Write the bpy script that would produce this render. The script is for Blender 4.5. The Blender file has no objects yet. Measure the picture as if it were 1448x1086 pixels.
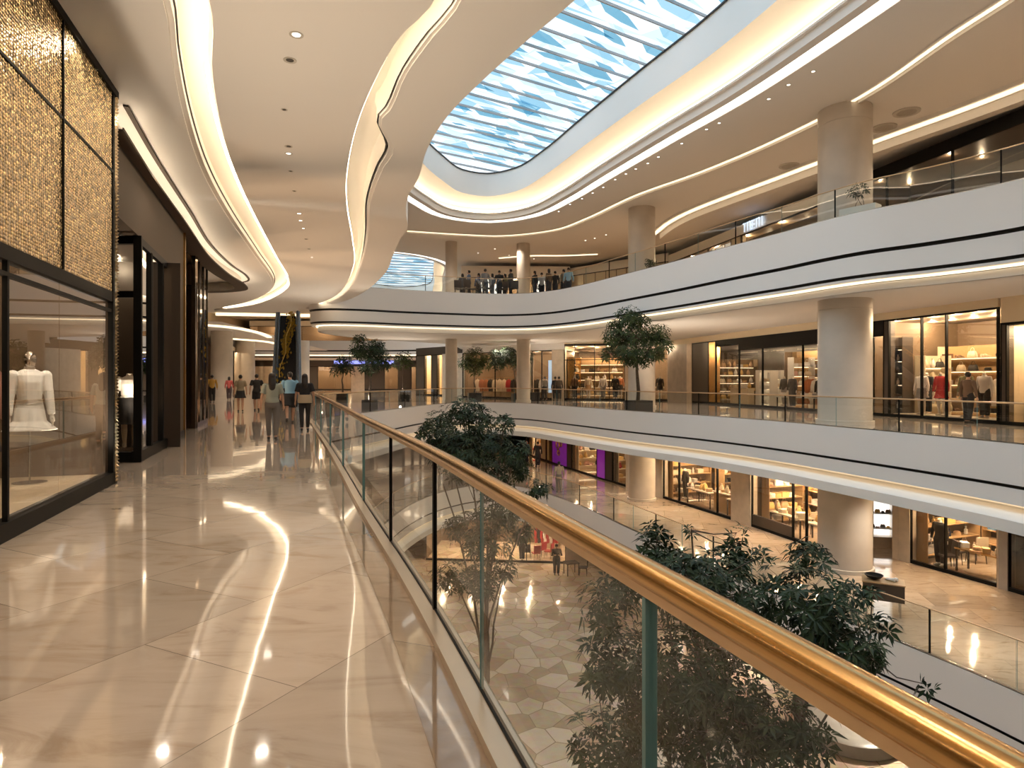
import bpy, math, random
from mathutils import Vector, Matrix
from mathutils.geometry import tessellate_polygon
C = bpy.context.scene.collection
F, CX, HY, EH = 900.0, 724.0, 537.0, 1.5
PI = math.pi

def P(px, py, z):
    d = (EH - z) * F / (py - HY)
    return ((px - CX) * d / F, d)

def lerp(a, b, t):
    return a + (b - a) * t

# ---------------------------------------------------------------- curves
def crv(pts, step=0.5, closed=False):
    """Catmull-Rom through the points, resampled about every step."""
    n = len(pts)
    out = []
    segs = n if closed else n - 1
    for i in range(segs):
        if closed:
            p = [pts[(i + k - 1) % n] for k in range(4)]
        else:
            p = [pts[min(max(i + k - 1, 0), n - 1)] for k in range(4)]
        L = math.dist(p[1], p[2])
        m = max(1, int(math.ceil(L / step)))
        # centripetal-ish tangents
        d0 = max(math.dist(p[0], p[1]), 1e-6) ** .5
        d1 = max(L, 1e-6) ** .5
        d2 = max(math.dist(p[2], p[3]), 1e-6) ** .5
        t1, t2 = [], []
        for c in range(2):
            if p[0] == p[1]:
                a = (p[2][c] - p[1][c])
            else:
                a = ((p[1][c] - p[0][c]) / d0 - (p[2][c] - p[0][c]) / (d0 + d1) + (p[2][c] - p[1][c]) / d1) * d1
            if p[2] == p[3]:
                b = (p[2][c] - p[1][c])
            else:
                b = ((p[2][c] - p[1][c]) / d1 - (p[3][c] - p[1][c]) / (d1 + d2) + (p[3][c] - p[2][c]) / d2) * d1
            t1.append(a); t2.append(b)
        for k in range(m):
            t = k / m
            h1 = 2*t**3 - 3*t*t + 1; h2 = t**3 - 2*t*t + t; h3 = -2*t**3 + 3*t*t; h4 = t**3 - t*t
            out.append(tuple(h1*p[1][c] + h2*t1[c] + h3*p[2][c] + h4*t2[c] for c in range(2)))
    if not closed:
        out.append(tuple(pts[-1]))
    return out

def resample(pts, n):
    d = [0]
    for a, b in zip(pts, pts[1:]):
        d.append(d[-1] + math.dist(a, b))
    out = []
    j = 0
    for i in range(n):
        t = d[-1] * i / (n - 1)
        while j < len(d) - 2 and d[j + 1] < t:
            j += 1
        f = (t - d[j]) / max(d[j + 1] - d[j], 1e-9)
        out.append(tuple(lerp(pts[j][c], pts[j + 1][c], f) for c in range(2)))
    return out

def normals(path, closed=False):
    n = len(path); out = []
    for i in range(n):
        a = path[(i - 1) % n] if (closed or i > 0) else path[i]
        b = path[(i + 1) % n] if (closed or i < n - 1) else path[i]
        dx, dy = b[0] - a[0], b[1] - a[1]
        l = math.hypot(dx, dy) or 1
        out.append((dy / l, -dx / l))
    return out

def off(path, o, closed=False):
    return [(p[0] + n[0] * o, p[1] + n[1] * o) for p, n in zip(path, normals(path, closed))]

# ---------------------------------------------------------------- mesh builder
BASE = {}
class MB:
    def __init__(s):
        s.v, s.f, s.m = [], [], []
    def add(s, vs, fs, m=0):
        b = len(s.v)
        s.v.extend(tuple(v) for v in vs)
        for f in fs:
            s.f.append(tuple(b + i for i in f)); s.m.append(m)
        return s
    def obox(s, p0, u, n, s0, s1, d0, d1, z0, z1, m=0):
        vs = []
        for z in (z0, z1):
            for a, d in ((s0, d0), (s1, d0), (s1, d1), (s0, d1)):
                vs.append((p0[0] + u[0]*a + n[0]*d, p0[1] + u[1]*a + n[1]*d, z))
        return s.add(vs, [(3,2,1,0),(4,5,6,7),(0,1,5,4),(1,2,6,5),(2,3,7,6),(3,0,4,7)], m)
    def box(s, x, y, z, sx, sy, sz, rz=0.0, m=0):
        u = (math.cos(rz), math.sin(rz)); n = (-u[1], u[0])
        return s.obox((x, y), u, n, -sx/2, sx/2, -sy/2, sy/2, z, z + sz, m)
    def ring(s, rings, m=0, cap=True, closed=True):
        """Loft a list of equally sized vertex rings."""
        k = len(rings[0]); b = len(s.v)
        for r in rings:
            s.v.extend(tuple(p) for p in r)
        for i in range(len(rings) - 1):
            for j in range(k if closed else k - 1):
                a = b + i*k + j; c = b + i*k + (j+1) % k
                s.f.append((a, c, c + k, a + k)); s.m.append(m)
        if cap and closed:
            s.f.append(tuple(b + j for j in reversed(range(k)))); s.m.append(m)
            e = b + (len(rings)-1)*k
            s.f.append(tuple(e + j for j in range(k))); s.m.append(m)
        return s
    def tube(s, pts, rad, n=8, m=0, cap=True):
        pts = [Vector(p) for p in pts]
        if not isinstance(rad, (list, tuple)):
            rad = [rad]*len(pts)
        rings = []; up = None
        for i, p in enumerate(pts):
            t = (pts[min(i+1, len(pts)-1)] - pts[max(i-1, 0)]).normalized()
            if up is None:
                up = Vector((0,0,1)) if abs(t.z) < .9 else Vector((1,0,0))
            x = t.cross(up)
            if x.length < 1e-4:
                x = t.cross(Vector((.3,1,.2)))
            x.normalize(); y = x.cross(t).normalized(); up = y
            rings.append([p + (x*math.cos(2*PI*k/n) + y*math.sin(2*PI*k/n))*rad[i] for k in range(n)])
        return s.ring(rings, m, cap)
    def lathe(s, c, prof, n=16, m=0, sx=1.0, sy=1.0, rz=0.0):
        rings = []
        for r, z in prof:
            rr = []
            for k in range(n):
                a = 2*PI*k/n
                x, y = r*sx*math.cos(a), r*sy*math.sin(a)
                rr.append((c[0] + x*math.cos(rz) - y*math.sin(rz), c[1] + x*math.sin(rz) + y*math.cos(rz), c[2] + z))
            rings.append(rr)
        return s.ring(rings, m)
    def ball(s, c, r, sx=1, sy=1, sz=1, n=12, k=8, m=0):
        prof = [(max(r*math.sin(PI*i/k), 1e-4), -r*sz*math.cos(PI*i/k)) for i in range(k+1)]
        return s.lathe(c, prof, n, m, sx, sy)
    def sweep(s, path, prof, mats=None, closed=False):
        """prof: list of (offset to the right, z)."""
        nn = normals(path, closed); n = len(path); k = len(prof); b = len(s.v)
        for p, q in zip(path, nn):
            for o, z in prof:
                s.v.append((p[0] + q[0]*o, p[1] + q[1]*o, z))
        for i in range(n if closed else n - 1):
            i2 = (i + 1) % n
            for j in range(k - 1):
                s.f.append((b+i*k+j, b+i2*k+j, b+i2*k+j+1, b+i*k+j+1))
                s.m.append(mats[j] if mats else 0)
        return s
    def poly(s, loops, z, m=0, flip=False):
        vs = [[Vector((p[0], p[1], 0)) for p in l] for l in loops]
        tris = tessellate_polygon(vs)
        flat = [p for l in loops for p in l]
        b = len(s.v)
        s.v.extend((p[0], p[1], z) for p in flat)
        for t in tris:
            a, c, d = (flat[i] for i in t)
            cr = (c[0]-a[0])*(d[1]-a[1]) - (c[1]-a[1])*(d[0]-a[0])
            if abs(cr) < 1e-9: continue
            t = tuple(t) if (cr > 0) != flip else tuple(reversed(t))
            s.f.append(tuple(b + i for i in t)); s.m.append(m)
        return s
    def prism(s, poly, z0, z1, m=0):
        s.poly([poly], z1, m); s.poly([poly], z0, m, True)
        n = len(poly); b = len(s.v)
        for p in poly:
            s.v.append((p[0], p[1], z0)); s.v.append((p[0], p[1], z1))
        for i in range(n):
            j = (i+1) % n
            s.f.append((b+2*i, b+2*j, b+2*j+1, b+2*i+1)); s.m.append(m)
        return s
    def data(s, name, mats, o=(0,0,0), ang=0.6):
        me = bpy.data.meshes.new(name)
        me.from_pydata([(v[0]-o[0], v[1]-o[1], v[2]-o[2]) for v in s.v], [], s.f)
        for m in (mats if isinstance(mats, (list, tuple)) else [mats]):
            me.materials.append(m)
        me.polygons.foreach_set('material_index', s.m)
        if ang:
            me.polygons.foreach_set('use_smooth', [True]*len(me.polygons))
            me.set_sharp_from_angle(angle=ang)
        me.update()
        return me
    def build(s, name, mats, parent=None, at=None, ang=0.6):
        """at: where the object's origin stands (top level only); children share their parent's base."""
        if parent is not None:
            o = BASE[parent.name]
        else:
            o = at or (0,0,0)
        ob = bpy.data.objects.new(name, s.data(name, mats, o, ang))
        C.objects.link(ob)
        if parent is not None:
            ob.parent = parent
        else:
            ob.location = o
        BASE[ob.name] = o
        return ob

def tag(o, label, cat, group=None, kind=None):
    o['label'] = label; o['category'] = cat
    if group: o['group'] = group
    if kind: o['kind'] = kind
    return o

def thing(name, label, cat, at=(0,0,0), group=None, rz=0.0):
    o = bpy.data.objects.new(name, None)
    o.empty_display_size = .2
    C.objects.link(o); o.location = at; o.rotation_euler = (0,0,rz)
    BASE[o.name] = tuple(at) if rz == 0 else (0,0,0)
    return tag(o, label, cat, group)

def struct(name, mb, mats, label=None, cat=None, ang=0.6):
    o = mb.build(name, mats, None, None, ang)
    o['kind'] = 'structure'
    if label: o['label'] = label
    if cat: o['category'] = cat
    return o

def dup(root, loc, rz=0.0, label=None, group=None, scale=None):
    r = root.copy(); C.objects.link(r); r.location = loc; r.rotation_euler = (0,0,rz)
    if scale: r.scale = scale
    if label: r['label'] = label
    if group: r['group'] = group
    for ch in list(root.children):
        c = ch.copy(); C.objects.link(c); c.parent = r
        for g in list(ch.children):
            d = g.copy(); C.objects.link(d); d.parent = c
    return r

ORD = ['first','second','third','fourth','fifth','sixth','seventh','eighth','ninth','tenth','eleventh','twelfth','thirteenth',
       'fourteenth','fifteenth','sixteenth','seventeenth','eighteenth','nineteenth','twentieth','twenty-first','twenty-second','twenty-third',
       'twenty-fourth','twenty-fifth','twenty-sixth','twenty-seventh','twenty-eighth','twenty-ninth','thirtieth']

# ---------------------------------------------------------------- materials
def mat(name, col, rough=.5, metal=0., emit=0., ecol=None, bump=None, var=None, coat=0., spec=None):
    """col in linear rgb. var=(scale, amount) mottles it; bump=(scale, strength)."""
    m = bpy.data.materials.new(name); m.use_nodes = True
    nt = m.node_tree; b = nt.nodes['Principled BSDF']
    b.inputs['Base Color'].default_value = (*col, 1)
    b.inputs['Roughness'].default_value = rough
    b.inputs['Metallic'].default_value = metal
    if coat: b.inputs['Coat Weight'].default_value = coat; b.inputs['Coat Roughness'].default_value = .05
    if spec is not None: b.inputs['Specular IOR Level'].default_value = spec
    if emit:
        b.inputs['Emission Color'].default_value = (*(ecol or col), 1)
        b.inputs['Emission Strength'].default_value = emit
    if var or bump:
        g = nt.nodes.new('ShaderNodeNewGeometry')
    if var:
        n = nt.nodes.new('ShaderNodeTexNoise'); n.inputs['Scale'].default_value = var[0]; n.inputs['Detail'].default_value = 5
        nt.links.new(g.outputs['Position'], n.inputs['Vector'])
        r = nt.nodes.new('ShaderNodeValToRGB')
        r.color_ramp.elements[0].position = .3; r.color_ramp.elements[1].position = .7
        r.color_ramp.elements[0].color = (*[c*(1-var[1]) for c in col], 1)
        r.color_ramp.elements[1].color = (*[min(c*(1+var[1]), .95) for c in col], 1)
        nt.links.new(n.outputs['Fac'], r.inputs['Fac']); nt.links.new(r.outputs['Color'], b.inputs['Base Color'])
    if bump:
        n = nt.nodes.new('ShaderNodeTexNoise'); n.inputs['Scale'].default_value = bump[0]
        nt.links.new(g.outputs['Position'], n.inputs['Vector'])
        k = nt.nodes.new('ShaderNodeBump'); k.inputs['Strength'].default_value = bump[1]; k.inputs['Distance'].default_value = .02
        nt.links.new(n.outputs['Fac'], k.inputs['Height']); nt.links.new(k.outputs['Normal'], b.inputs['Normal'])
    return m

def glass(name, tint=(.95,.97,.96), refl=1.0, rough=.0, ior=1.5):
    m = bpy.data.materials.new(name); m.use_nodes = True
    nt = m.node_tree; nt.nodes.clear()
    out = nt.nodes.new('ShaderNodeOutputMaterial')
    tr = nt.nodes.new('ShaderNodeBsdfTransparent'); tr.inputs['Color'].default_value = (*tint, 1)
    gl = nt.nodes.new('ShaderNodeBsdfGlossy'); gl.inputs['Roughness'].default_value = rough
    gl.inputs['Color'].default_value = (1,1,1,1)
    fr = nt.nodes.new('ShaderNodeFresnel'); fr.inputs['IOR'].default_value = ior
    mu = nt.nodes.new('ShaderNodeMath'); mu.operation = 'MULTIPLY'; mu.inputs[1].default_value = refl; mu.use_clamp = True
    mx = nt.nodes.new('ShaderNodeMixShader')
    ge = nt.nodes.new('ShaderNodeNewGeometry'); bf = nt.nodes.new('ShaderNodeMath'); bf.operation = 'SUBTRACT'; bf.inputs[0].default_value = 1
    m2 = nt.nodes.new('ShaderNodeMath'); m2.operation = 'MULTIPLY'
    nt.links.new(ge.outputs['Backfacing'], bf.inputs[1]); nt.links.new(fr.outputs['Fac'], mu.inputs[0])
    nt.links.new(mu.outputs[0], m2.inputs[0]); nt.links.new(bf.outputs[0], m2.inputs[1]); nt.links.new(m2.outputs[0], mx.inputs['Fac'])
    nt.links.new(tr.outputs[0], mx.inputs[1]); nt.links.new(gl.outputs[0], mx.inputs[2])
    nt.links.new(mx.outputs[0], out.inputs['Surface'])
    return m

def marble(name, base, vein, tile=1.1, rot=45., rough=.07, joint=.35, bumpy=.03):
    m = bpy.data.materials.new(name); m.use_nodes = True
    nt = m.node_tree; N = nt.nodes.new; L = nt.links.new
    b = nt.nodes['Principled BSDF']
    g = N('ShaderNodeNewGeometry')
    mp = N('ShaderNodeMapping'); mp.inputs['Rotation'].default_value = (0, 0, math.radians(rot))
    L(g.outputs['Position'], mp.inputs['Vector'])
    br = N('ShaderNodeTexBrick'); br.offset = .5; br.squash = 1
    br.inputs['Scale'].default_value = 1; br.inputs['Brick Width'].default_value = tile*1.35; br.inputs['Row Height'].default_value = tile
    br.inputs['Mortar Size'].default_value = .003; br.inputs['Mortar Smooth'].default_value = .3; br.inputs['Bias'].default_value = 0
    br.inputs['Color1'].default_value = (0,0,0,1); br.inputs['Color2'].default_value = (1,1,1,1); br.inputs['Mortar'].default_value = (.5,.5,.5,1)
    L(mp.outputs[0], br.inputs['Vector'])
    w = N('ShaderNodeTexNoise'); w.inputs['Scale'].default_value = 1.1; w.inputs['Detail'].default_value = 9; w.inputs['Roughness'].default_value = .62; w.inputs['Distortion'].default_value = 1.6
    mp2 = N('ShaderNodeMapping'); mp2.inputs['Scale'].default_value = (1.0, 2.6, 1); mp2.inputs['Rotation'].default_value = (0,0,.3)
    # shift the veins from tile to tile
    sc = N('ShaderNodeVectorMath'); sc.operation = 'SCALE'; sc.inputs['Scale'].default_value = 13.0
    ad = N('ShaderNodeVectorMath'); ad.operation = 'ADD'
    L(br.outputs['Color'], sc.inputs[0]); L(g.outputs['Position'], ad.inputs[0]); L(sc.outputs[0], ad.inputs[1])
    L(ad.outputs[0], mp2.inputs['Vector']); L(mp2.outputs[0], w.inputs['Vector'])
    r = N('ShaderNodeValToRGB'); e = r.color_ramp.elements
    e[0].position = .30; e[0].color = (*vein, 1); e[1].position = .62; e[1].color = (*base, 1)
    x = r.color_ramp.elements.new(.46); x.color = (*[lerp(vein[i], base[i], .78) for i in range(3)], 1)
    L(w.outputs['Fac'], r.inputs['Fac'])
    # per-tile tone
    hs = N('ShaderNodeHueSaturation'); mr = N('ShaderNodeMapRange'); mr.inputs['To Min'].default_value = .86; mr.inputs['To Max'].default_value = 1.08
    L(br.outputs['Color'], mr.inputs['Value']); L(mr.outputs[0], hs.inputs['Value']); L(r.outputs['Color'], hs.inputs['Color'])
    mx = N('ShaderNodeMix'); mx.data_type = 'RGBA'; mx.inputs['B'].default_value = (*[c*joint for c in base], 1)
    L(br.outputs['Fac'], mx.inputs['Factor']); L(hs.outputs['Color'], mx.inputs['A'])
    L(mx.outputs['Result'], b.inputs['Base Color'])
    b.inputs['Roughness'].default_value = rough
    b.inputs['Coat Weight'].default_value = .6; b.inputs['Coat Roughness'].default_value = .03; b.inputs['Coat IOR'].default_value = 1.62
    bn = N('ShaderNodeTexNoise'); bn.inputs['Scale'].default_value = 1.3; bn.inputs['Detail'].default_value = 2
    L(g.outputs['Position'], bn.inputs['Vector'])
    bp = N('ShaderNodeBump'); bp.inputs['Strength'].default_value = bumpy; bp.inputs['Distance'].default_value = .05
    L(bn.outputs['Fac'], bp.inputs['Height']); L(bp.outputs['Normal'], b.inputs['Normal']); L(bp.outputs['Normal'], b.inputs['Coat Normal'])
    return m

def flagstone(name):
    m = bpy.data.materials.new(name); m.use_nodes = True
    nt = m.node_tree; N = nt.nodes.new; L = nt.links.new
    b = nt.nodes['Principled BSDF']; g = N('ShaderNodeNewGeometry')
    v = N('ShaderNodeTexVoronoi'); v.inputs['Scale'].default_value = 1.1; v.voronoi_dimensions = '2D'
    L(g.outputs['Position'], v.inputs['Vector'])
    e = N('ShaderNodeTexVoronoi'); e.feature = 'DISTANCE_TO_EDGE'; e.inputs['Scale'].default_value = 1.1; e.voronoi_dimensions = '2D'
    L(g.outputs['Position'], e.inputs['Vector'])
    bw = N('ShaderNodeSeparateColor'); L(v.outputs['Color'], bw.inputs[0])
    r = N('ShaderNodeValToRGB'); q = r.color_ramp.elements
    q[0].color = (.46,.32,.21,1); q[1].color = (.84,.68,.53,1); L(bw.outputs[0], r.inputs['Fac'])
    n = N('ShaderNodeTexNoise'); n.inputs['Scale'].default_value = 3; n.inputs['Detail'].default_value = 6; L(g.outputs['Position'], n.inputs['Vector'])
    mm = N('ShaderNodeMix'); mm.data_type = 'RGBA'; mm.blend_type = 'OVERLAY'; mm.inputs['Factor'].default_value = .35
    L(r.outputs['Color'], mm.inputs['A']); L(n.outputs['Color'], mm.inputs['B'])
    st = N('ShaderNodeMath'); st.operation = 'LESS_THAN'; st.inputs[1].default_value = .018; L(e.outputs['Distance'], st.inputs[0])
    mx = N('ShaderNodeMix'); mx.data_type = 'RGBA'; mx.inputs['B'].default_value = (.34,.24,.16,1)
    L(st.outputs[0], mx.inputs['Factor']); L(mm.outputs['Result'], mx.inputs['A']); L(mx.outputs['Result'], b.inputs['Base Color'])
    b.inputs['Roughness'].default_value = .12; b.inputs['Coat Weight'].default_value = .3; b.inputs['Coat Roughness'].default_value = .05
    bp = N('ShaderNodeBump'); bp.inputs['Strength'].default_value = .05; L(n.outputs['Fac'], bp.inputs['Height']); L(bp.outputs['Normal'], b.inputs['Normal'])
    return m

def goldweave(name):
    """Woven gold beads: rows of small rounded discs."""
    m = bpy.data.materials.new(name); m.use_nodes = True
    nt = m.node_tree; N = nt.nodes.new; L = nt.links.new
    b = nt.nodes['Principled BSDF']
    tc = N('ShaderNodeTexCoord')
    v = N('ShaderNodeTexVoronoi'); v.voronoi_dimensions = '2D'; v.inputs['Randomness'].default_value = .22; v.inputs['Scale'].default_value = 1
    mp = N('ShaderNodeMapping'); mp.inputs['Scale'].default_value = (18, 27, 1)
    L(tc.outputs['UV'], mp.inputs['Vector']); L(mp.outputs[0], v.inputs['Vector'])
    r = N('ShaderNodeValToRGB'); q = r.color_ramp.elements
    q[0].position = .30; q[0].color = (.98,.74,.40,1); q[1].position = .58; q[1].color = (.26,.165,.07,1)
    L(v.outputs['Distance'], r.inputs['Fac'])
    hs = N('ShaderNodeHueSaturation'); sc = N('ShaderNodeSeparateColor'); L(v.outputs['Color'], sc.inputs[0])
    mr = N('ShaderNodeMapRange'); mr.inputs['To Min'].default_value = .55; mr.inputs['To Max'].default_value = 1.25
    L(sc.outputs[0], mr.inputs['Value']); L(mr.outputs[0], hs.inputs['Value']); L(r.outputs['Color'], hs.inputs['Color'])
    L(hs.outputs['Color'], b.inputs['Base Color'])
    b.inputs['Metallic'].default_value = .9; b.inputs['Roughness'].default_value = .2
    iv = N('ShaderNodeMath'); iv.operation = 'SUBTRACT'; iv.inputs[0].default_value = 1; L(v.outputs['Distance'], iv.inputs[1])
    ad = N('ShaderNodeMath'); ad.operation = 'MULTIPLY_ADD'; ad.inputs[1].default_value = .5; L(sc.outputs[1], ad.inputs[0]); L(iv.outputs[0], ad.inputs[2])
    bp = N('ShaderNodeBump'); bp.inputs['Strength'].default_value = .55; bp.inputs['Distance'].default_value = .02
    L(iv.outputs[0], bp.inputs['Height'])
    c0 = N('ShaderNodeVectorMath'); c0.operation = 'SUBTRACT'; c0.inputs[1].default_value = (.5,.5,.5); L(v.outputs['Color'], c0.inputs[0])
    c1 = N('ShaderNodeVectorMath'); c1.operation = 'SCALE'; c1.inputs['Scale'].default_value = .34; L(c0.outputs[0], c1.inputs[0])
    c2 = N('ShaderNodeVectorMath'); c2.operation = 'ADD'; L(c1.outputs[0], c2.inputs[0]); L(bp.outputs['Normal'], c2.inputs[1])
    c3 = N('ShaderNodeVectorMath'); c3.operation = 'NORMALIZE'; L(c2.outputs[0], c3.inputs[0]); L(c3.outputs[0], b.inputs['Normal'])
    return m

WARM = (1.0, .86, .70)
M = {}
def mk(k, *a, **kw):
    M[k] = mat(k, *a, **kw)
mk('plaster_white', (.80,.785,.76), .45)
mk('ceiling_paint', (.91,.88,.845), .7)
mk('soffit_paint', (.89,.85,.80), .5)
mk('shadow_gap', (.012,.011,.011), .5)
mk('pearl', (.89,.85,.815), .45)
mk('cove_paint', (.86,.81,.72), .5)
mk('strip_warm', (1,.9,.7), .5, emit=1.7, ecol=(1,.81,.55))
mk('strip_cool', (1,.97,.93), .5, emit=2.2, ecol=(1,.93,.84))
mk('cove_led', (1,.9,.7), .5, emit=10, ecol=(1,.83,.62))
mk('under_led', (1,.9,.7), .5, emit=.8, ecol=(1,.72,.42))
mk('purple', (.26,.03,.42), .25, emit=.22)  # slight glow added to brighten the panels
mk('crystal', (.9,.75,.5), .1, metal=1)
mk('bronze_mirror', (.50,.40,.30), .06, metal=1)
mk('column_stone', (.60,.53,.45), .35, var=(1.5,.06))
mk('stone_beige', (.62,.52,.40), .3, var=(2.5,.1))
mk('stone_grey', (.38,.34,.30), .3, var=(2,.12))
mk('black_metal', (.007,.0065,.006), .5, spec=.12)
mk('bronze', (.085,.062,.045), .6, metal=.1, spec=.12)
mk('dark_bronze', (.055,.038,.026), .25, metal=.7)
mk('gold', (.80,.50,.20), .22, metal=1)
mk('brass_rail', (.62,.385,.165), .22, metal=1)
mk('rail_soft', (.66,.48,.30), .32, metal=.9)
mk('brass_lip', (.78,.56,.34), .3, metal=.6)
mk('steel', (.55,.54,.52), .25, metal=1)
mk('glass_edge', (.14,.29,.31), .1)
mk('cream_panel', (.74,.62,.44), .5)
mk('shop_wall', (.17,.115,.07), .6)
mk('shop_dark', (.05,.036,.026), .4)
mk('white_gloss', (.82,.80,.76), .25)
M['floor'] = marble('floor_marble', (.68,.565,.46), (.50,.38,.28), 1.15, -64)
M['floor2'] = marble('concourse_marble', (.56,.43,.31), (.38,.27,.17), 1.2, 12)
M['border'] = marble('border_marble', (.42,.30,.205), (.27,.18,.11), 1.6, 20)
M['flag'] = flagstone('flagstone')
M['weave'] = goldweave('gold_weave')
M['glass'] = glass('clear_glass', (.95,.97,.96), 1.0)
M['glass_near'] = glass('railing_glass', (.93,.955,.945), 1.0)
M['glass_dark'] = glass('tinted_glass', (.62,.54,.46), 3.0)
M['glass_shop'] = glass('shop_glass', (.95,.93,.90), 1.5)
# ================================================================ the shell
ZC, ZL3, ZT = 5.7, 6.6, 10.8          # our ceiling, upper floor, top ceiling
Z1, Z0 = -5.0, -10.0                  # lower floor, ground floor

# edge of the big void on our floor (void on the left of the path)
V2 = crv([(12.6,2),(12.3,8),(11.55,14.4),(10.95,17),(10.2,19.6),(9.3,22.5),(7.8,26),(5.7,29.6),(3.3,34.6),(1.0,39.2),(-1.3,41),
          (-3.6,40),(-5.1,35.6),(-6.1,30.2),(-6.85,26.6),(-7.18,24.4),(-7.0,22.6),(-6.44,21),(-5.37,18),(-4.11,14.5),(-2.91,11.1),(-1.665,7.5),
          (-.44,4.07),(.15,2.25),(.60,.86),(1.20,-1),(1.82,-3)], .45)
V1 = crv([(12.0,2),(11.6,6),(11.2,10),(10.5,13),(9.47,15.8),(7.4,20.6),(5.1,27.6),(3.73,32),(1.86,36.3),(0,38.8),(-2,39),(-4,36.6),(-5.2,33),
          (-5.7,28),(-5.5,22),(-4.2,17),(-2.6,11.5),(-1.2,7),(.2,3.2),(1.3,0),(2,-3)], .6)
V3 = crv([(14.8,6),(14.5,10),(13.9,13),(13.05,16.2),(11.9,18),(10.75,19.3),(10,20.7),(9.5,22),(8.45,24.3),(7.2,27.3),(5.5,30.9),(3.5,35),
          (2.2,36.8),(1,37.7),(-1,38.1),(-3.5,37.4),(-6.6,36.2),(-8,35.4),(-10,34.9),(-11.2,35.5),(-11.7,37.5),(-11,41),(-8,46),(-5,49.5)], .5)
XL, XR, YN, YF = -42.0, 27.0, -5.0, 112.0
BOX = [(XL,YN),(XR,YN),(XR,YF),(XL,YF)]

def hole(path, near=-3.5):
    return path + [(path[-1][0], near), (path[0][0], near)]

# floors
struct('floor', MB().poly([BOX, hole(V2)], 0), [M['floor']])
struct('floor_lower', MB().poly([BOX, hole(V1)], Z1), [M['floor2']])
struct('floor_ground', MB().poly([BOX], Z0), [M['flag']])
up = V3 + [(-5,56),(-5,YF),(XR,YF),(XR,6)]
struct('floor_upper', MB().poly([up], ZL3), [M['floor2']])
struct('floor_border', MB().sweep(V2[:], [(.02,.004),(.36,.004)]), [M['border']])

# ceilings under each slab
o3 = off(V3, .5)
struct('ceiling_opposite', MB().poly([o3 + [(-4.6,56),(-4.6,YF),(XR,YF),(XR,6)]], 4.25, flip=True), [M['ceiling_paint']])
struct('ceiling_lower', MB().poly([BOX, hole(off(V2, .3))], -2.0, flip=True), [M['soffit_paint']])
struct('ceiling_ground', MB().poly([BOX, hole(off(V1, .3))], Z1-2.0, flip=True), [M['soffit_paint']])

# slab edges: white bands, black shadow gaps, a lit cove and a lip
def edge_low(name, path, z):
    pr = [(0,z+.03),(0,z-.92),(.12,z-.92),(.12,z-1.0),(.03,z-1.0),(.03,z-1.38),(.28,z-1.38),(.28,z-1.5),(-.14,z-1.72),(-.14,z-2.0),(.4,z-2.0)]
    ms = [0,1,1,1,0,2,2,2,2,2]
    struct(name, MB().sweep(path, pr, ms), [M['pearl'], M['shadow_gap'], M['soffit_paint']])
edge_low('trim_1', V2, 0)
edge_low('trim_2', V1, Z1)
pr = [(0,ZL3+.03),(0,5.42),(.12,5.42),(.12,5.31),(.04,5.31),(.04,4.72),(.14,4.72),(.14,4.63),(.10,4.63),(.10,4.56),(.34,4.56)]
struct('trim_3', MB().sweep(V3, pr, [0,1,1,1,0,1,1,1,0,0]), [M['pearl'], M['shadow_gap']])
struct('trim_4', MB().sweep(V3, [(.34,4.56),(.46,4.56)]).sweep(V3, [(.46,4.47),(.46,4.25),(.6,4.25)]), [M['soffit_paint']])
def strip(path, a, b, label, mtl='strip_warm', closed=False):
    """A light strip: a bar of small section from (o,z) a to b."""
    mb = MB().sweep(path, [a, (b[0], a[1]), b, (a[0], b[1]), a], closed=closed)
    o = mb.build('cove_light', [M[mtl]], None, path[len(path)//2] + (a[1],))
    return tag(o, label, 'light strip', 'cove light strips')
strip(V3, (.36,4.55), (.46,4.49), 'warm light strip running under the upper balcony edge')
strip(V2, (.05,-1.385), (.2,-1.41), 'warm light strip tucked under the white balcony edge of the walkway opposite', 'under_led')
strip(V1, (.05,Z1-1.385), (.2,Z1-1.41), 'warm light strip tucked under the lower balcony edge', 'under_led')

# ---------------------------------------------------------------- our ceiling
def PZ(l, z=ZC):
    return [P(x, y, z) for x, y in l]
edgeS = PZ([(813,0),(749,54),(680,116),(633,164),(604,211),(592,251),(577,278),(574,300),(576,324),(566,338),(556,360),(544,387),(502,420),(460,433),(430,438)])
edgeS = crv([(3.8,-3.5),(3.0,1),(1.95,4.5)] + edgeS, .4)  # near end, out of view, widened to block daylight from the floor
# slot of the left cove
AL = [(-2.2,-3),(-2.65,1),(-3.1,4)] + PZ([(230,0),(243,83),(260,166),(284,239),(316,298),(359,360),(384,397),(379,412),(345,428),(303,437)])
AR = [(-1.75,-3),(-2.2,1),(-2.75,4)] + PZ([(296,0),(300,99),(313,179),(339,258),(390,360),(409,395),(405,409),(362,430),(303,439)])
AL = resample(crv(AL, .3), 110); AR = resample(crv(AR, .3), 110)
BL = [(.4,-3),(.1,1),(-.25,4)] + PZ([(616,0),(567,50),(533,108),(504,178),(490,247),(490,290),(498,340),(500,375),(475,418),(432,436)])
BR = [(.8,-3),(.5,1),(.12,4)] + PZ([(653,0),(608,58),(573,108),(553,155),(538,172),(557,211),(541,240),(524,286),(521,329),(513,367),(497,405),(470,426),(436,436.5)])
BL = resample(crv(BL, .3), 130); BR = resample(crv(BR, .12), 130)
far_c = PZ([(405,440.5),(392,441.5),(300,441.5)])
outer = edgeS + far_c + [(-24,39.5),(-24,YN),(3.8,YN)]
struct('ceiling', MB().poly([outer, AL + AR[::-1], BL + BR[::-1]], ZC, flip=True), [M['ceiling_paint']])
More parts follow.
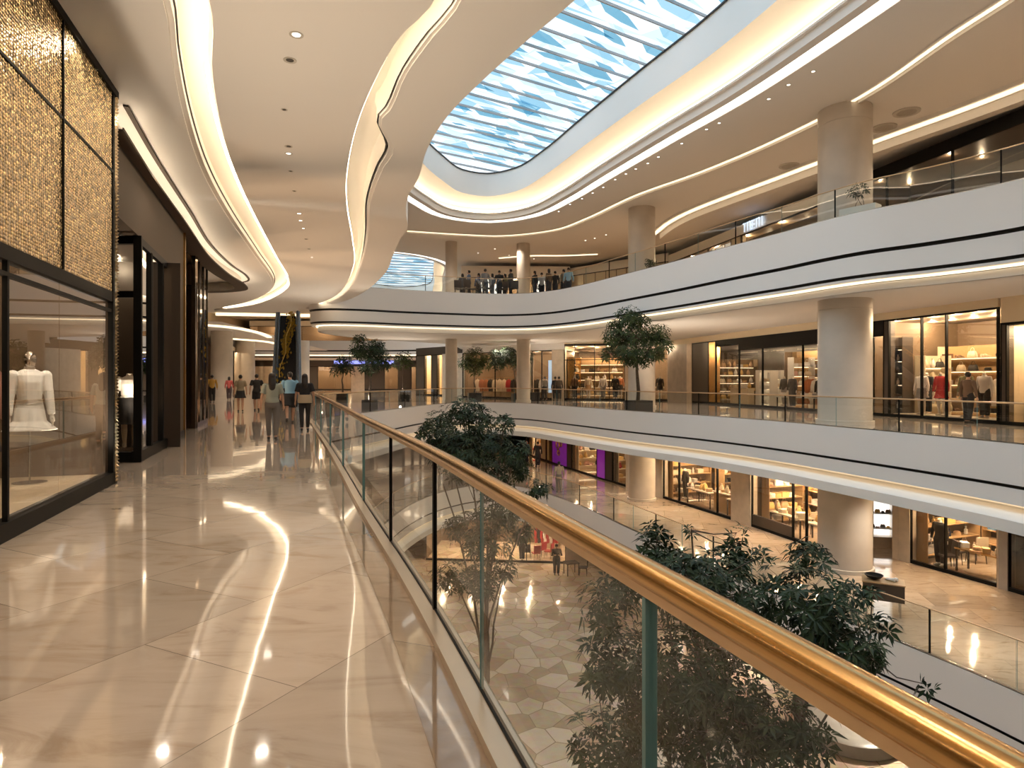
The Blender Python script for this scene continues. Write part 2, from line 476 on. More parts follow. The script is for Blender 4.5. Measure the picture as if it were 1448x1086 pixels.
struct('trim_5', MB().sweep(edgeS + far_c, [(0,ZC),(0,ZL3+.05),(-.35,ZL3+.05)]), [M['pearl']])
struct('floor_terrace', MB().poly([outer], ZL3), [M['floor2']])
def cove(Lp, Rp, prof, mats, name):
    mb = MB(); k = len(prof); b = 0
    for l, r in zip(Lp, Rp):
        for t, z in prof:
            mb.v.append((lerp(l[0], r[0], t), lerp(l[1], r[1], t), z))
    for i in range(len(Lp)-1):
        for j in range(k-1):
            mb.f.append((i*k+j, i*k+j+1, (i+1)*k+j+1, (i+1)*k+j)); mb.m.append(mats[j])
    return struct(name, mb, [M['cove_paint'], M['shadow_gap'], M['soffit_paint']])
cove(AL, AR, [(0,ZC),(0,ZC+.03),(.14,ZC+.03),(.14,ZC+.16),(.19,ZC+.16),(.19,ZC+.30),(.5,ZC+.34),(1,ZC+.36),(1,ZC)], [2,2,2,1,0,0,0,0], 'trim_6')
cove(BL, BR, [(0,ZC),(0,ZC+.34),(.35,ZC+.42),(.72,ZC+.40),(.8,ZC+.3),(.8,ZC+.06),(.83,ZC+.06),(.83,ZC+.2),(.88,ZC+.2),(.88,ZC+.02),(1,ZC+.02),(1,ZC)], [0,0,0,0,0,1,1,1,2,2,2], 'trim_7')
def led(path, o, z, w, h, label, mtl='cove_led'):
    return strip(path, (o,z), (o+w,z+h), label, mtl)
led(AR[:-3], -.09, ZC+.07, .04, .05, 'warm light strip inside the curved ceiling cove above the shopfronts')
led(BL[:-3], -.02, ZC+.03, .035, .06, 'warm light strip inside the ceiling cove nearer the glass railing')

# ---------------------------------------------------------------- top ceiling with skylight
I1 = [(9.6,2),(9.2,8),(8.4,13),(7.3,17.4),(6.3,20.6),(4.9,24),(3.1,28.6),(1.7,32.3),(.25,35.1),(-1.4,36.1),(-2.8,35.4),(-3.6,33.4),(-4.3,30.5),(-4.4,26),
      (-3.6,20),(-2.4,14),(-1,8),(.4,3),(2,-.5),(5,-1.5),(8,-.6)]
I1 = crv(I1, .6, True)
I2 = crv([(-6.6,52),(-7.4,60),(-8.6,70),(-10.5,78),(-14,80),(-17,77),(-17,68),(-16,58),(-14,50.5),(-11,47.5),(-8.2,48.5)], .8, True)
def skylight_shaft(I, n):
    S = off(I, 1.68, True)
    pr = [(1.68,ZT),(1.68,ZT+.14),(1.26,ZT+.14),(1.22,ZT+.02),(.92,ZT+.02),(.92,ZT+.30),(.80,ZT+.30),(.80,ZT+.38),(1.06,ZT+.40),(1.08,ZT+.7),(.75,ZT+1.0),(.3,ZT+1.14),(0,ZT+1.16),(0,ZT+1.1),(-.02,ZT+1.1),(-.02,ZT+2.42)]
    ms = [0,0,0,3,3,1,1,1,2,2,2,2,1,0,0]
    struct('trim_%d' % n, MB().sweep(I, pr, ms, True), [M['plaster_white'], M['soffit_paint'], M['cove_paint'], M['ceiling_paint']])
    struct('trim_%d' % (n+1), MB().sweep(I, [(-.03,ZT+2.36),(-.03,ZT+2.42),(-.07,ZT+2.42),(-.07,ZT+2.36),(-.03,ZT+2.36)], None, True), [M['shadow_gap']])
    return S
S1 = skylight_shaft(I1, 8); S2 = skylight_shaft(I2, 10)
struct('ceiling_top', MB().poly([BOX, S1, S2], ZT, flip=True), [M['ceiling_paint']])
strip(I1, (1.30,ZT+.03), (1.66,ZT+.12), 'cool white light strip ringing the large skylight', 'strip_cool', True)
strip(I1, (.88,ZT+.41), (.98,ZT+.45), 'warm light strip inside the cove around the large skylight', 'cove_led', True)
strip(I2, (1.30,ZT+.03), (1.66,ZT+.12), 'cool white light strip ringing the far skylight', 'strip_cool', True)
strip(I2, (.88,ZT+.41), (.98,ZT+.45), 'warm light strip inside the cove around the far skylight', 'cove_led', True)
T1 = crv([(12.2,9),(12,15.2),(11.75,17),(11.4,20.6),(10.1,24.7),(8.4,28.3),(6.2,31.9),(4.2,36.6),(2.6,39.3),(-.6,40.9),(-3,40.6),(-6.5,39.6)], .6)
struct('trim_12', MB().sweep(T1, [(-.1,ZT-.02),(.22,ZT-.02),(.22,ZT-.1),(.3,ZT-.1),(.3,ZT)]), [M['soffit_paint']])
strip(T1, (.02,ZT-.05), (.13,ZT-.022), 'warm light line crossing the top ceiling in front of the columns')
T2 = crv([(17,14),(15.85,19.6),(13.7,24.6),(12,28.6),(9.6,34.4),(9.0,37),(8.8,40)], .6)
strip(T2, (.02,ZT-.2), (.24,ZT-.15), 'warm light line in the top ceiling behind the columns')
struct('trim_13', MB().sweep(T2, [(-.1,ZT),(-.1,ZT-.14),(.5,ZT-.14),(.5,ZT-.45),(.9,ZT-.45)]), [M['soffit_paint']])
T3 = crv([(6.3,47),(4,47.5),(1.2,47.6),(-1,48.5)], .6)
strip(T3, (0,ZT-.06), (.12,ZT-.01), 'warm light line above the far upper shops')

# skylight glazing: ribs and folded panes in tinted glass
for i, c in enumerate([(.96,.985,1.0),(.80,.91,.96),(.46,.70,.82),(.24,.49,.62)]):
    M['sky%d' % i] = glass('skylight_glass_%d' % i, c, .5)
def inside(p, poly):
    r = False; n = len(poly)
    for i in range(n):
        a, b = poly[i], poly[(i+1) % n]
        if (a[1] > p[1]) != (b[1] > p[1]) and p[0] < (b[0]-a[0])*(p[1]-a[1])/(b[1]-a[1])+a[0]:
            r = not r
    return r
def glazing(I, name, label, d, pitch, z, seed, cell):
    rnd = random.Random(seed)
    t = thing('skylight', label, 'skylight', (I[0][0], I[0][1], z))
    t['kind'] = 'structure'
    w = off(I, .35, True); d = Vector(d).normalized(); q = Vector((-d.y, d.x))
    us = [p[0]*d.x + p[1]*d.y for p in w]; vs = [p[0]*q.x + p[1]*q.y for p in w]
    glz = MB(); v = min(vs) + .2; rib = 0
    while v < max(vs):
        def chord(v):
            hit = [u for u in [min(us) + k*.1 for k in range(int((max(us)-min(us))/.1)+1)] if inside((d.x*u+q.x*v, d.y*u+q.y*v), w)]
            return (hit[0], hit[-1]) if len(hit) > 3 else None
        c = chord(v); c2 = chord(v + pitch)
        if c:
            a = d*c[0]+q*v; b_ = d*c[1]+q*v
            mb = MB()
            mb.obox((a.x,a.y), (d.x,d.y), (q.x,q.y), 0, c[1]-c[0], -.022, .022, z-.02, z+.07)
            mb.build('rib', [M['rib']], t)
        if c and c2:
            lo, hi = min(c[0],c2[0]), max(c[1],c2[1])
            # fold the bay into long diamonds leaning this way and that
            u = lo - rnd.random()*cell
            while u < hi:
                l = cell*rnd.uniform(.7,1.5)
                k = rnd.uniform(.2,.8); k2 = rnd.uniform(.25,.75)
                A = (u, v); B = (u+l, v); Cc = (u+l+rnd.uniform(-.3,.3)*l, v+pitch); D = (u+rnd.uniform(-.3,.3)*l, v+pitch)
                E = (u+l*k, v+pitch*k2)
                zs = z + .25
                pts = [(A,zs),(B,zs),((u+l,v+pitch),zs),((u,v+pitch),zs),(E,zs+rnd.uniform(.15,.45))]
                vv = [(d.x*p[0]+q.x*p[1], d.y*p[0]+q.y*p[1], zz) for p, zz in pts]
                for tri in ((0,1,4),(1,2,4),(2,3,4),(3,0,4)):
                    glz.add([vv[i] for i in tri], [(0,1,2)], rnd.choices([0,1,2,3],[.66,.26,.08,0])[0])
                # a slim leaf shape across the fold, its blue tint imitating reflected structure
                m1 = Vector((u+l*.05, v+pitch*rnd.uniform(.1,.5), 0)); m2 = Vector((u+l*rnd.uniform(.8,1.4), v+pitch*rnd.uniform(.5,.9), 0))
                dr = (m2-m1); nn = Vector((-dr.y, dr.x, 0)).normalized()*pitch*rnd.uniform(.14,.36)
                lf = [m1, m1+dr*.3+nn, m1+dr*.65+nn*.8, m2, m1+dr*.6-nn*.7, m1+dr*.3-nn*.6]
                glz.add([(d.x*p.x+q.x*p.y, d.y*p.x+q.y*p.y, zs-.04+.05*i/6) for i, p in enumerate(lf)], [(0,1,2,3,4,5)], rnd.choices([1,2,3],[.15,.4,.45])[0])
                if rnd.random() < .75:  # smaller tinted shape, also imitating a reflection
                    m3 = m1 + dr*rnd.uniform(-.2,.3) + nn*rnd.uniform(-2.2,-1.2); k3 = rnd.uniform(.5,.9)
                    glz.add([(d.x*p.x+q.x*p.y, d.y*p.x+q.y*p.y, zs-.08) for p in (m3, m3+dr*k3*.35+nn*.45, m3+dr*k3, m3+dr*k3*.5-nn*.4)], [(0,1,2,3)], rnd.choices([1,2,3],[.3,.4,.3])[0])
                u += l
        v += pitch; rib += 1
    # long bars across the ribs
    for f in (.12, .88):
        pa = [(I[k][0], I[k][1]) for k in range(len(I))]
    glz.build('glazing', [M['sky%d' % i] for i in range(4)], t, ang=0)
    return t
mk('rib', (.42,.43,.45), .4, metal=.3)
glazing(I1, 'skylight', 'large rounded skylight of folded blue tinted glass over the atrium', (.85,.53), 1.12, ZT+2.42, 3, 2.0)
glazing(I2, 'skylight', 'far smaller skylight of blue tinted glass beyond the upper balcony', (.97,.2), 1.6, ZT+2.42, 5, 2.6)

# the far side of the second void
V4 = crv([(-5,74),(-7,79),(-11,82),(-17,83.5),(-26,83.5),(-41.8,81)], .8)
struct('trim_15', MB().sweep(V4, [(0,ZL3+.03),(0,5.4),(.12,5.4),(.12,5.2),(.04,5.2),(.04,4.8),(.34,4.6)], [0,1,1,1,0,0]), [M['pearl'], M['shadow_gap']])
struct('floor_far', MB().poly([V4 + [(XL+.2,YF),(-5,YF)]], ZL3), [M['floor2']])
struct('ceiling_far', MB().poly([off(V4,.3) + [(XL+.2,YF),(-5,YF)]], 4.4, flip=True), [M['ceiling_paint']])
strip(V4, (.06,4.78), (.3,4.62), 'warm light strip under the far balcony beyond the second void')
strip([(-5.5,88),(-16,90),(-30,90),(-41,88)], (0,ZT-.4), (.4,ZT-.05), 'warm light line in the top ceiling above the far balcony')
for (x,y,z) in ((-10,88,4.2),(-20,90,4.2),(-30,90,4.2),(-12,92,10.4),(-24,92,10.4),(-8,72,10.5),(-30,70,5),(-34,55,5),(-14,70,10.4)):
    pass
struct('ceiling_left', MB().poly([[(-42,24),(-24,24),(-24,39.6),(-19,41.6),(-20.5,55),(-24,83),(-42,81)]], 5.3, flip=True), [M['ceiling_paint']])
for k, pts in enumerate(([(-24.5,41.5),(-22.5,42.6),(-20.5,45),(-20.3,50),(-21.5,56)],[(-26,58),(-24.5,62),(-25.3,70),(-27,78)])):
    strip(crv(pts, .5), (0,5.18), (.35,5.28), ['warm curved light line in the ceiling beyond the left shopfronts','warm light line in the ceiling of the furthest left aisle'][k])
# ---------------------------------------------------------------- outer walls
mk('wall_paint', (.66,.57,.45), .6)
for nm, a, b in (('wall_right',(XR,YN),(XR,YF)),('wall_left',(XL,YN),(XL,YF)),('wall_far',(XL,YF),(XR,YF)),('wall_back',(XL,YN),(XR,YN))):
    mb = MB(); mb.add([(a[0],a[1],Z0),(b[0],b[1],Z0),(b[0],b[1],ZT+.1),(a[0],a[1],ZT+.1)], [(0,1,2,3)])
    struct(nm, mb, [M['wall_paint']])

# ---------------------------------------------------------------- columns
def column(name, x, y, r, z0, z1, collar):
    mb = MB()
    mb.lathe((x,y,z0), [(r+.06,0),(r+.06,.12),(r,.13),(r,z1-z0-collar-.012),(r-.012,z1-z0-collar-.006),(r-.012,z1-z0-collar+.006),(r,z1-z0-collar+.012),(r,z1-z0)], 48)
    return struct(name, mb, [M['column_stone']], ang=.5)
for (x,y,r) in ((11.5,22.0,.85),(7.05,34.6,.72),(.78,43.6,.46),(-4.1,43.0,.40)):
    column('column_upper', x, y, r, ZL3, ZT, .55)
    column('column_middle', x, y, r, 0, 4.25, .35)
    if x > 5: column('column_lower', x, y, r, Z1, -2.0, .3)
for (x,y,r) in ((-22.8,50,.8),(-26,62,.9)):
    column('column_far', x, y, r, 0, 5.3, .35)
column('column_far', -20.3+.0, 62, .55, 0, 5.3, .4)

# ---------------------------------------------------------------- camera, sky, lamps
cam = bpy.data.cameras.new('camera'); co = bpy.data.objects.new('camera', cam); C.objects.link(co)
co.location = (0,0,EH); co.rotation_euler = (PI/2,0,0)
cam.sensor_width = 36; cam.lens = 36*F/1448; cam.shift_y = -6/1448; cam.clip_start = .05; cam.clip_end = 400
bpy.context.scene.camera = co
w = bpy.data.worlds.new('sky'); bpy.context.scene.world = w; w.use_nodes = True
bg = w.node_tree.nodes['Background']; bg.inputs['Color'].default_value = (.84,.93,1,1); bg.inputs['Strength'].default_value = 1.35
def lamp(kind, loc, power, col=WARM, size=.1, rot=(0,0,0), **kw):
    l = bpy.data.lights.new('lamp', kind); l.energy = power; l.color = col
    if kind == 'SPOT':
        l.spot_size = kw.get('angle', 2.5); l.spot_blend = 1; l.shadow_soft_size = size
    elif kind == 'POINT': l.shadow_soft_size = size
    else:
        l.shape = 'RECTANGLE'; l.size = size; l.size_y = kw.get('size_y', size)
    o = bpy.data.objects.new('lamp', l); C.objects.link(o); o.location = loc; o.rotation_euler = rot
    return o
s = bpy.context.scene
s.view_settings.view_transform = 'Standard'; s.view_settings.look = 'None'; s.view_settings.gamma = 1; s.view_settings.use_curve_mapping = False
s.view_settings.exposure = -0.1
cy = s.cycles
cy.use_denoising = True; cy.max_bounces = 8; cy.diffuse_bounces = 4; cy.glossy_bounces = 4; cy.transparent_max_bounces = 32
cy.transmission_bounces = 4; cy.sample_clamp_indirect = 6; cy.caustics_reflective = False; cy.caustics_refractive = False; cy.use_light_tree = True
sun = bpy.data.lights.new('daylight', 'SUN'); sun.energy = 2.45; sun.angle = math.radians(70); sun.color = (.80,.90,1)
so = bpy.data.objects.new('daylight', sun); C.objects.link(so); so.rotation_euler = Vector((.42,.12,-1)).to_track_quat('-Z','Y').to_euler(); so.location = (0,15,30)
# lamps in the ceilings: downlight clusters of each storey
for i in range(10):                                  # our walkway
    f = -1 + i*4.4
    for dx, pw in ((-2.3,130),(-.4,130)):
        x, y = -.36*f + dx, f
        lamp('SPOT', (x, y, ZC-.05), pw, WARM, .10)
for (x,y) in ((13.2,13),(13.2,19),(12.6,25.5),(10.5,30.5),(8,36),(4.5,42),(-1,46),(-5,50),(2,52)):
    lamp('SPOT', (x, y, 4.2), 520, WARM, .12)
for (x,y) in ((13,10),(12.4,15),(12.2,20),(9.8,26),(7.2,31),(5.8,36),(3,42),(0,46),(-5,44),(-9,36),(-9,26)):
    lamp('SPOT', (x, y, -2.05), 420, WARM, .12)
for (x,y) in ((14,13),(14,19),(13,25),(10.5,30),(8,36),(5,41),(0,43),(-5,40),(15.5,16)):
    lamp('SPOT', (x, y, ZT-.3), 480, WARM, .12)
for (x,y) in ((0,41),(4,41),(-4,41),(9,34),(9,26),(12,20),(-9,30),(-8,20),(-6.1,26),(-6,20),(-4.8,14),(11.5,11.6),(-3,8)):
    lamp('SPOT', (x, y, Z1-2.1), 950, WARM, .12)
for (x,y,z) in ((-10,88,4.2),(-20,90,4.2),(-30,90,4.2),(-12,92,10.4),(-24,92,10.4),(-8,66,10.4),(-20,90,10.4)):
    lamp('SPOT', (x,y,z), 1500, WARM, .15)
for (x,y) in ((-20,45),(-25,55),(-16,60),(-26,72),(-10,66),(-30,86),(-14,82),(4,62),(0,80)):
    lamp('SPOT', (x, y, 4.9), 900, WARM, .15)
# ================================================================ railings
def cut(path, a, b):
    """piece of a path between the points nearest a and b"""
    i = min(range(len(path)), key=lambda k: math.dist(path[k], a)); j = min(range(len(path)), key=lambda k: math.dist(path[k], b))
    return path[i:j+1]
def along(path):
    d = [0]
    for a, b in zip(path, path[1:]): d.append(d[-1] + math.dist(a, b))
    return d
def at_s(path, d, s):
    s = min(max(s, 0), d[-1]); j = 0
    while j < len(d)-2 and d[j+1] < s: j += 1
    f = (s-d[j])/max(d[j+1]-d[j], 1e-9)
    return (lerp(path[j][0], path[j+1][0], f), lerp(path[j][1], path[j+1][1], f))
def railing(path, z, h, label, joints=None, gap=2.2, rail=.022, big=False, inset=.06, post_every=1, mt='rail_soft', gl='glass'):
    path = off(path, inset); d = along(path)
    if joints is None:
        n = max(1, round(d[-1]/gap)); joints = [d[-1]*i/n for i in range(n+1)]
    p = path[len(path)//2]
    t = thing('glass_railing', label, 'railing', (p[0], p[1], z))
    line = [(q[0], q[1], z+h) for q in path]
    MB().tube(line, rail, 24 if big else 10).build('handrail', [M[mt]], t, ang=1.0)
    if big:
        MB().sweep(path, [(-.021,z+h-.02),(-.021,z+h-.048),(.021,z+h-.048),(.021,z+h-.02)]).build('handrail_lip', [M['brass_lip']], t)
        MB().sweep(path, [(-.04,z-.05),(-.04,z+.045),(-.012,z+.045),(-.012,z+.02)], None).sweep(path, [(.012,z+.02),(.012,z+.05),(.10,z+.05),(.10,z)]).build('base_shoe', [M['shoe']], t)
        MB().sweep(path, [(-.012,z+.02),(-.012,z+.058),(.012,z+.058),(.012,z+.02)]).build('seal', [M['black_metal']], t)
    else:
        MB().sweep(path, [(-.03,z),(-.03,z+.06),(.03,z+.06),(.03,z)]).build('base_shoe', [M['steel']], t)
    top = z+h-(.042 if big else rail*.6)
    for i, (a, b) in enumerate(zip(joints, joints[1:])):
        m = max(1, int((b-a)/.5)); g = .012 if big else .01
        q = [at_s(path, d, lerp(a+g, b-g, k/m)) for k in range(m+1)]
        mb = MB().sweep(q, [(-.006,z+.05),(.006,z+.05),(.006,top),(-.006,top),(-.006,z+.05)])
        nn = normals(q); k = len(q)-1
        for e in (0, k):
            mb.add([(q[e][0]+nn[e][0]*o, q[e][1]+nn[e][1]*o, zz) for o, zz in ((-.006,z+.05),(.006,z+.05),(.006,top),(-.006,top))], [(0,1,2,3)], 1)
        mb.build('glass_panel', [M[gl], M['glass_edge']], t, ang=.3)
    for i, s_ in enumerate(joints[1:-1]):
        if i % post_every: continue
        q = at_s(path, d, s_); q2 = at_s(path, d, s_+.05)
        u = Vector((q2[0]-q[0], q2[1]-q[1], 0)).normalized(); n = (u.y, -u.x)
        w_ = .016 if big else .014
        if not big:
            MB().obox(q, (u.x,u.y), n, -w_, w_, -.02, .02, z, top).build('post', [M['black_metal']], t)
    return t
mk('shoe', (.62,.50,.38), .25, metal=.35)
near = cut(V2, (-7.2,24.4), (1.82,-3))
pn = off(near, .06); dn = along(pn)
def s_at_y(y):
    i = min(range(len(pn)), key=lambda k: abs(pn[k][1]-y) + (0 if k > 4 else 9))
    j = i+1 if pn[i][1] >= y and i+1 < len(pn) else i-1
    f = (pn[i][1]-y)/((pn[i][1]-pn[j][1]) or 1)
    return lerp(dn[i], dn[j], f)
jy = [20.5,17.5,14,10.75,7.66,5.72,4.03,2.98,1.51,.2,-1.2]
jn = [0] + [s_at_y(y) for y in jy] + [dn[-1]]
NR = railing(near, 0, 1.035, 'glass railing with a thick polished brass handrail along the near walkway', jn, rail=.034, mt='brass_rail', big=True, inset=.055, gl='glass_near')
for y in (1.51,4.03,5.72,7.66,10.75,14.0,17.5,20.5):
    s_ = s_at_y(y); q = at_s(pn, dn, s_); q2 = at_s(pn, dn, s_+.05)
    u = Vector((q2[0]-q[0], q2[1]-q[1], 0)).normalized()
    if y < 2 or y > 7:
        MB().obox(q, (u.x,u.y), (u.y,-u.x), -.008, .008, -.016, .016, .05, .985).build('post', [M['glass_edge']], NR)
    else:
        MB().obox(q, (u.x,u.y), (u.y,-u.x), -.018, .018, -.012, .012, .05, .985).build('post', [M['black_metal']], NR)
railing(cut(V2, (12.6,2), (-7.2,24.4)), 0, .96, 'glass railing with a slim brass rail along the walkway opposite, level with ours', gap=2.3, post_every=2)
railing(V1[:-8], Z1, 1.1, 'glass railing with a slim rail around the lower floor opening', gap=1.9, rail=.016, post_every=2)
railing(cut(V3, (14.8,6), (-11.7,37.5)), ZL3, .95, 'glass railing along the curved upper balcony', gap=2.2, rail=.018, post_every=2)

# ================================================================ shop builder
def sx(px, p0, u):
    k = (px-CX)/F
    return (k*p0[1]-p0[0])/(u[0]-k*u[1])
def frame_of(p0, p1):
    L = math.dist(p0, p1); u = ((p1[0]-p0[0])/L, (p1[1]-p0[1])/L)
    return L, u, (-u[1], u[0])
def shop(label, p0, p1, z0, top, bays, hdr=.5, hmat='cream_panel', fmat='black_metal', depth=5., wall='shop_wall', plinth=.12, transom=None,
         lights=4, power=90, gl='glass_shop', ceil=None, lcol=(1,.76,.48), side='lr'):
    """bays: list of (s_end, kind); kind g glass, d dark panel, c cream, s stone, o open, b bronze, p purple"""
    L, u, n = frame_of(p0, p1)
    t = thing('storefront', label, 'storefront', (p0[0], p0[1], z0))
    if hdr: MB().obox(p0, u, n, 0, L, 0, .12, top-hdr, top).build('header', [M[hmat]], t)
    fr = MB(); g1 = top-hdr
    if plinth: fr.obox(p0, u, n, 0, L, -.02, .1, z0, z0+plinth)
    fr.obox(p0, u, n, 0, L, -.01, .09, g1-.07, g1)
    a = 0.
    for b, k in bays:
        b = min(b, L)
        fr.obox(p0, u, n, b-.035, b+.005, -.02, .09, z0, g1)
        if k == 'g':
            MB().obox(p0, u, n, a+.03, b-.03, .03, .042, z0+plinth, g1-.06).build('glass_pane', [M[gl]], t)
            if transom: fr.obox(p0, u, n, a, b, -.01, .08, z0+transom, z0+transom+.05)
        elif k != 'o':
            km = {'d':'shop_dark','c':'cream_panel','s':'stone_beige','b':'bronze','p':'purple','y':'stone_grey','k':'gold'}[k]
            MB().obox(p0, u, n, a, b-.01, -.06 if k in 'sy' else 0, .3, z0, g1).build({'s':'pilaster','y':'pilaster'}.get(k, 'panel'), [M[km]], t)
        a = b
    fr.obox(p0, u, n, 0, .04, -.02, .09, z0, g1)
    fr.build('frame', [M[fmat]], t)
    cz = ceil or g1+.15
    cz = min(cz, top-.02)
    mb = MB()
    q = lambda s_, d, z: (p0[0]+u[0]*s_+n[0]*d, p0[1]+u[1]*s_+n[1]*d, z)
    mb.add([q(0,depth,z0), q(L,depth,z0), q(L,depth,cz), q(0,depth,cz)], [(0,1,2,3)])
    if 'l' in side:
        mb.add([q(0,.32,z0), q(0,depth,z0), q(0,depth,cz), q(0,.32,cz)], [(0,1,2,3)])
    if 'r' in side:
        mb.add([q(L,.32,z0), q(L,depth,z0), q(L,depth,cz), q(L,.32,cz)], [(0,1,2,3)])
    struct('wall_shop', mb, [M[wall]])
    struct('ceiling_shop', MB().add([q(0,.12,cz), q(L,.12,cz), q(L,depth,cz), q(0,depth,cz)], [(0,1,2,3)]), [M[wall]])
    for i in range(lights):
        s_ = L*(i+.5)/lights
        for dd in (.9, depth*.6):
            c = q(s_, dd, cz-.12)
            lamp('POINT', c, power/2, lcol, .045)
    return t, q, L

# ================================================================ shops on our side
def uv_by(ob, fn):
    me = ob.data; l = me.uv_layers.new(name='uv'); o = ob.matrix_world.translation
    base = BASE[ob.name]
    for lp in me.loops:
        v = me.vertices[lp.vertex_index].co
        l.data[lp.index].uv = fn(v.x+base[0], v.y+base[1], v.z+base[2])
E = (-5.80, 9.3); uA = (-.304, .9527); nA = (-.9527, -.304)
pA = (E[0]-uA[0]*12, E[1]-uA[1]*12)
A = thing('storefront', 'storefront with gold woven panels above tall clear windows, nearest on the walkway', 'storefront', (pA[0], pA[1], 0))
fr = MB()
fr.obox(pA, uA, nA, 0, 12, -.03, .12, 0, .17).obox(pA, uA, nA, 0, 12, -.02, .10, 2.62, 2.76).obox(pA, uA, nA, 0, 11.85, -.012, .05, 2.47, 2.51)
fr.obox(pA, uA, nA, 11.80, 11.88, -.03, .04, 0, 5.62).obox(pA, uA, nA, 0, 12, -.05, .10, 5.60, 5.70)
fr.obox(pA, uA, nA, 8.49, 8.53, -.01, .035, .17, 2.62)
for s_ in (3.9,5.88,7.86,9.86): fr.obox(pA, uA, nA, s_-.015, s_+.015, -.035, .06, 2.76, 5.6)
fr.obox(pA, uA, nA, 0, 11.8, -.03, .06, 4.47, 4.50)
fr.build('frame', [M['black_metal']], A)
ss = [1.9,3.9,5.88,7.86,9.86,11.78]
for a, b in zip(ss, ss[1:]):
    for z0_, z1_ in ((2.76,4.47),(4.50,5.60)):
        ob = MB().obox(pA, uA, nA, a+.02, b-.02, -.02, .04, z0_, z1_).build('woven_panel', [M['weave']], A)
        uv_by(ob, lambda x, y, z: ((x-pA[0])*uA[0]+(y-pA[1])*uA[1], z))
for a, b in ((2,5.9),(5.9,8.48),(8.54,9.88),(9.88,11.78)):
    MB().obox(pA, uA, nA, a+.008, b-.008, .02, .032, .17, 2.62).build('glass_pane', [M['glass_shop']], A)
# the sparkling edge strip: rows of small facets
mb = MB(); rnd = random.Random(4)
for k in range(112):
    z_ = .02 + k*.05
    for j in range(2):
        c = 11.90+.05*j; zz = z_+.024
        ctr = (pA[0]+uA[0]*(c+.025)+nA[0]*(-.05-rnd.random()*.015), pA[1]+uA[1]*(c+.025)+nA[1]*(-.05-rnd.random()*.015), zz+rnd.uniform(-.008,.008))
        q4 = [(pA[0]+uA[0]*s_+nA[0]*-.025, pA[1]+uA[1]*s_+nA[1]*-.025, z) for s_, z in ((c,z_),(c+.048,z_),(c+.048,z_+.048),(c,z_+.048))]
        mb.add(q4+[ctr], [(0,1,4),(1,2,4),(2,3,4),(3,0,4)])
mb.obox(pA, uA, nA, 11.88, 12.02, -.025, .12, 0, 5.62, 1)
mb.build('crystal_strip', [M['crystal'] if 'crystal' in M else mat('crystal', (.85,.72,.5), .12, metal=1), M['bronze']], A, ang=0)
qA = lambda s_, d, z: (pA[0]+uA[0]*s_+nA[0]*d, pA[1]+uA[1]*s_+nA[1]*d, z)
struct('wall_shop', MB().add([qA(0,4.5,0),qA(12,4.5,0),qA(12,4.5,3.6),qA(0,4.5,3.6)], [(0,1,2,3)]).add([qA(12,.1,0),qA(12,4.5,0),qA(12,4.5,5.7),qA(12,.1,5.7)], [(0,1,2,3)]), [M['shop_wall']])
struct('wall_shop', MB().add([qA(1,.1,0),qA(1,4.5,0),qA(1,4.5,3.6),qA(1,.1,3.6)], [(0,1,2,3)]), [M['cream_panel']])
struct('ceiling_shop', MB().add([qA(0,.1,3.3),qA(12,.1,3.3),qA(12,4.5,3.3),qA(0,4.5,3.3)], [(0,1,2,3)]), [M['ceiling_paint']])
pf = MB().obox(pA, uA, nA, 1.2, 11.75, .14, 2.0, 0, .16).build('display_platform', [M['cream_panel']], None, qA(6,1,0)); tag(pf, 'low cream platform inside the gold storefront window', 'platform')
pf = MB().obox(pA, uA, nA, 6.2, 9.2, 1.45, 2.3, .16, .34).build('display_platform', [M['cream_panel']], None, qA(7.6,1.8,.16)); tag(pf, 'raised cream step behind the white dress mannequin', 'platform')
for s_ in (3,6,8.6,10.8):
    for d_ in (.9,2.8): lamp('POINT', qA(s_,d_,3.2), 20, (1,.8,.55), .05)

def fill_uplight(x, y, z, tx, ty, tz, pw, angle=1.9):  # added lamp with no fixture, aimed up to brighten a ceiling
    o = lamp('SPOT', (x,y,z), pw, (1,.84,.66), .08, angle=angle)
    o.rotation_euler = (Vector((tx,ty,tz))-Vector((x,y,z))).to_track_quat('-Z','Y').to_euler()
for s_ in (4.4,6.6,9.0,11.2):                        # added spots behind the window, brightening the walkway ceiling
    a = qA(s_, .42, .22); b = qA(s_+.5, -2.6, 5.7); fill_uplight(*a, *b, 400)
# second shop: bronze fascia, dark mullions
pB = (-6.80, 11.6); pB1 = (-6.80-.329*5.15, 11.6+.944*5.15)
LB, uB, nB = frame_of(pB, pB1)
Bs = thing('storefront', 'dark storefront with black mullions under a bronze fascia, second on the walkway', 'storefront', (pB[0], pB[1], 0))
MB().obox(pB, uB, nB, -1.7, LB, 0, .25, 4.12, 5.32).build('bronze_fascia', [M['bronze']], Bs)
fr = MB().obox(pB, uB, nB, 0, LB, -.03, .12, 0, .2).obox(pB, uB, nB, 0, LB-.5, -.02, .1, 3.98, 4.12).obox(pB, (-1,0), (0,1), 0, 2.7, -.02, .1, 0, .18).obox(pB, (-1,0), (0,1), 0, 2.7, -.02, .1, 3.98, 4.12).obox(pB, (-1,0), (0,1), 0, 2.7, 0, .08, 3.0, 3.12)
for px in (213,229,240,249):
    s_ = sx(px, pB, uB); fr.obox(pB, uB, nB, s_-.06, s_-.02, -.03, .1, .2, 4.0).obox(pB, uB, nB, s_+.02, s_+.06, -.03, .1, .2, 4.0)
fr.obox(pB, uB, nB, -.05, .05, -.05, .08, 0, 4.12)
fr.build('frame', [M['black_metal']], Bs)
bb = [.05] + [sx(px, pB, uB) for px in (213,229,240,249)]
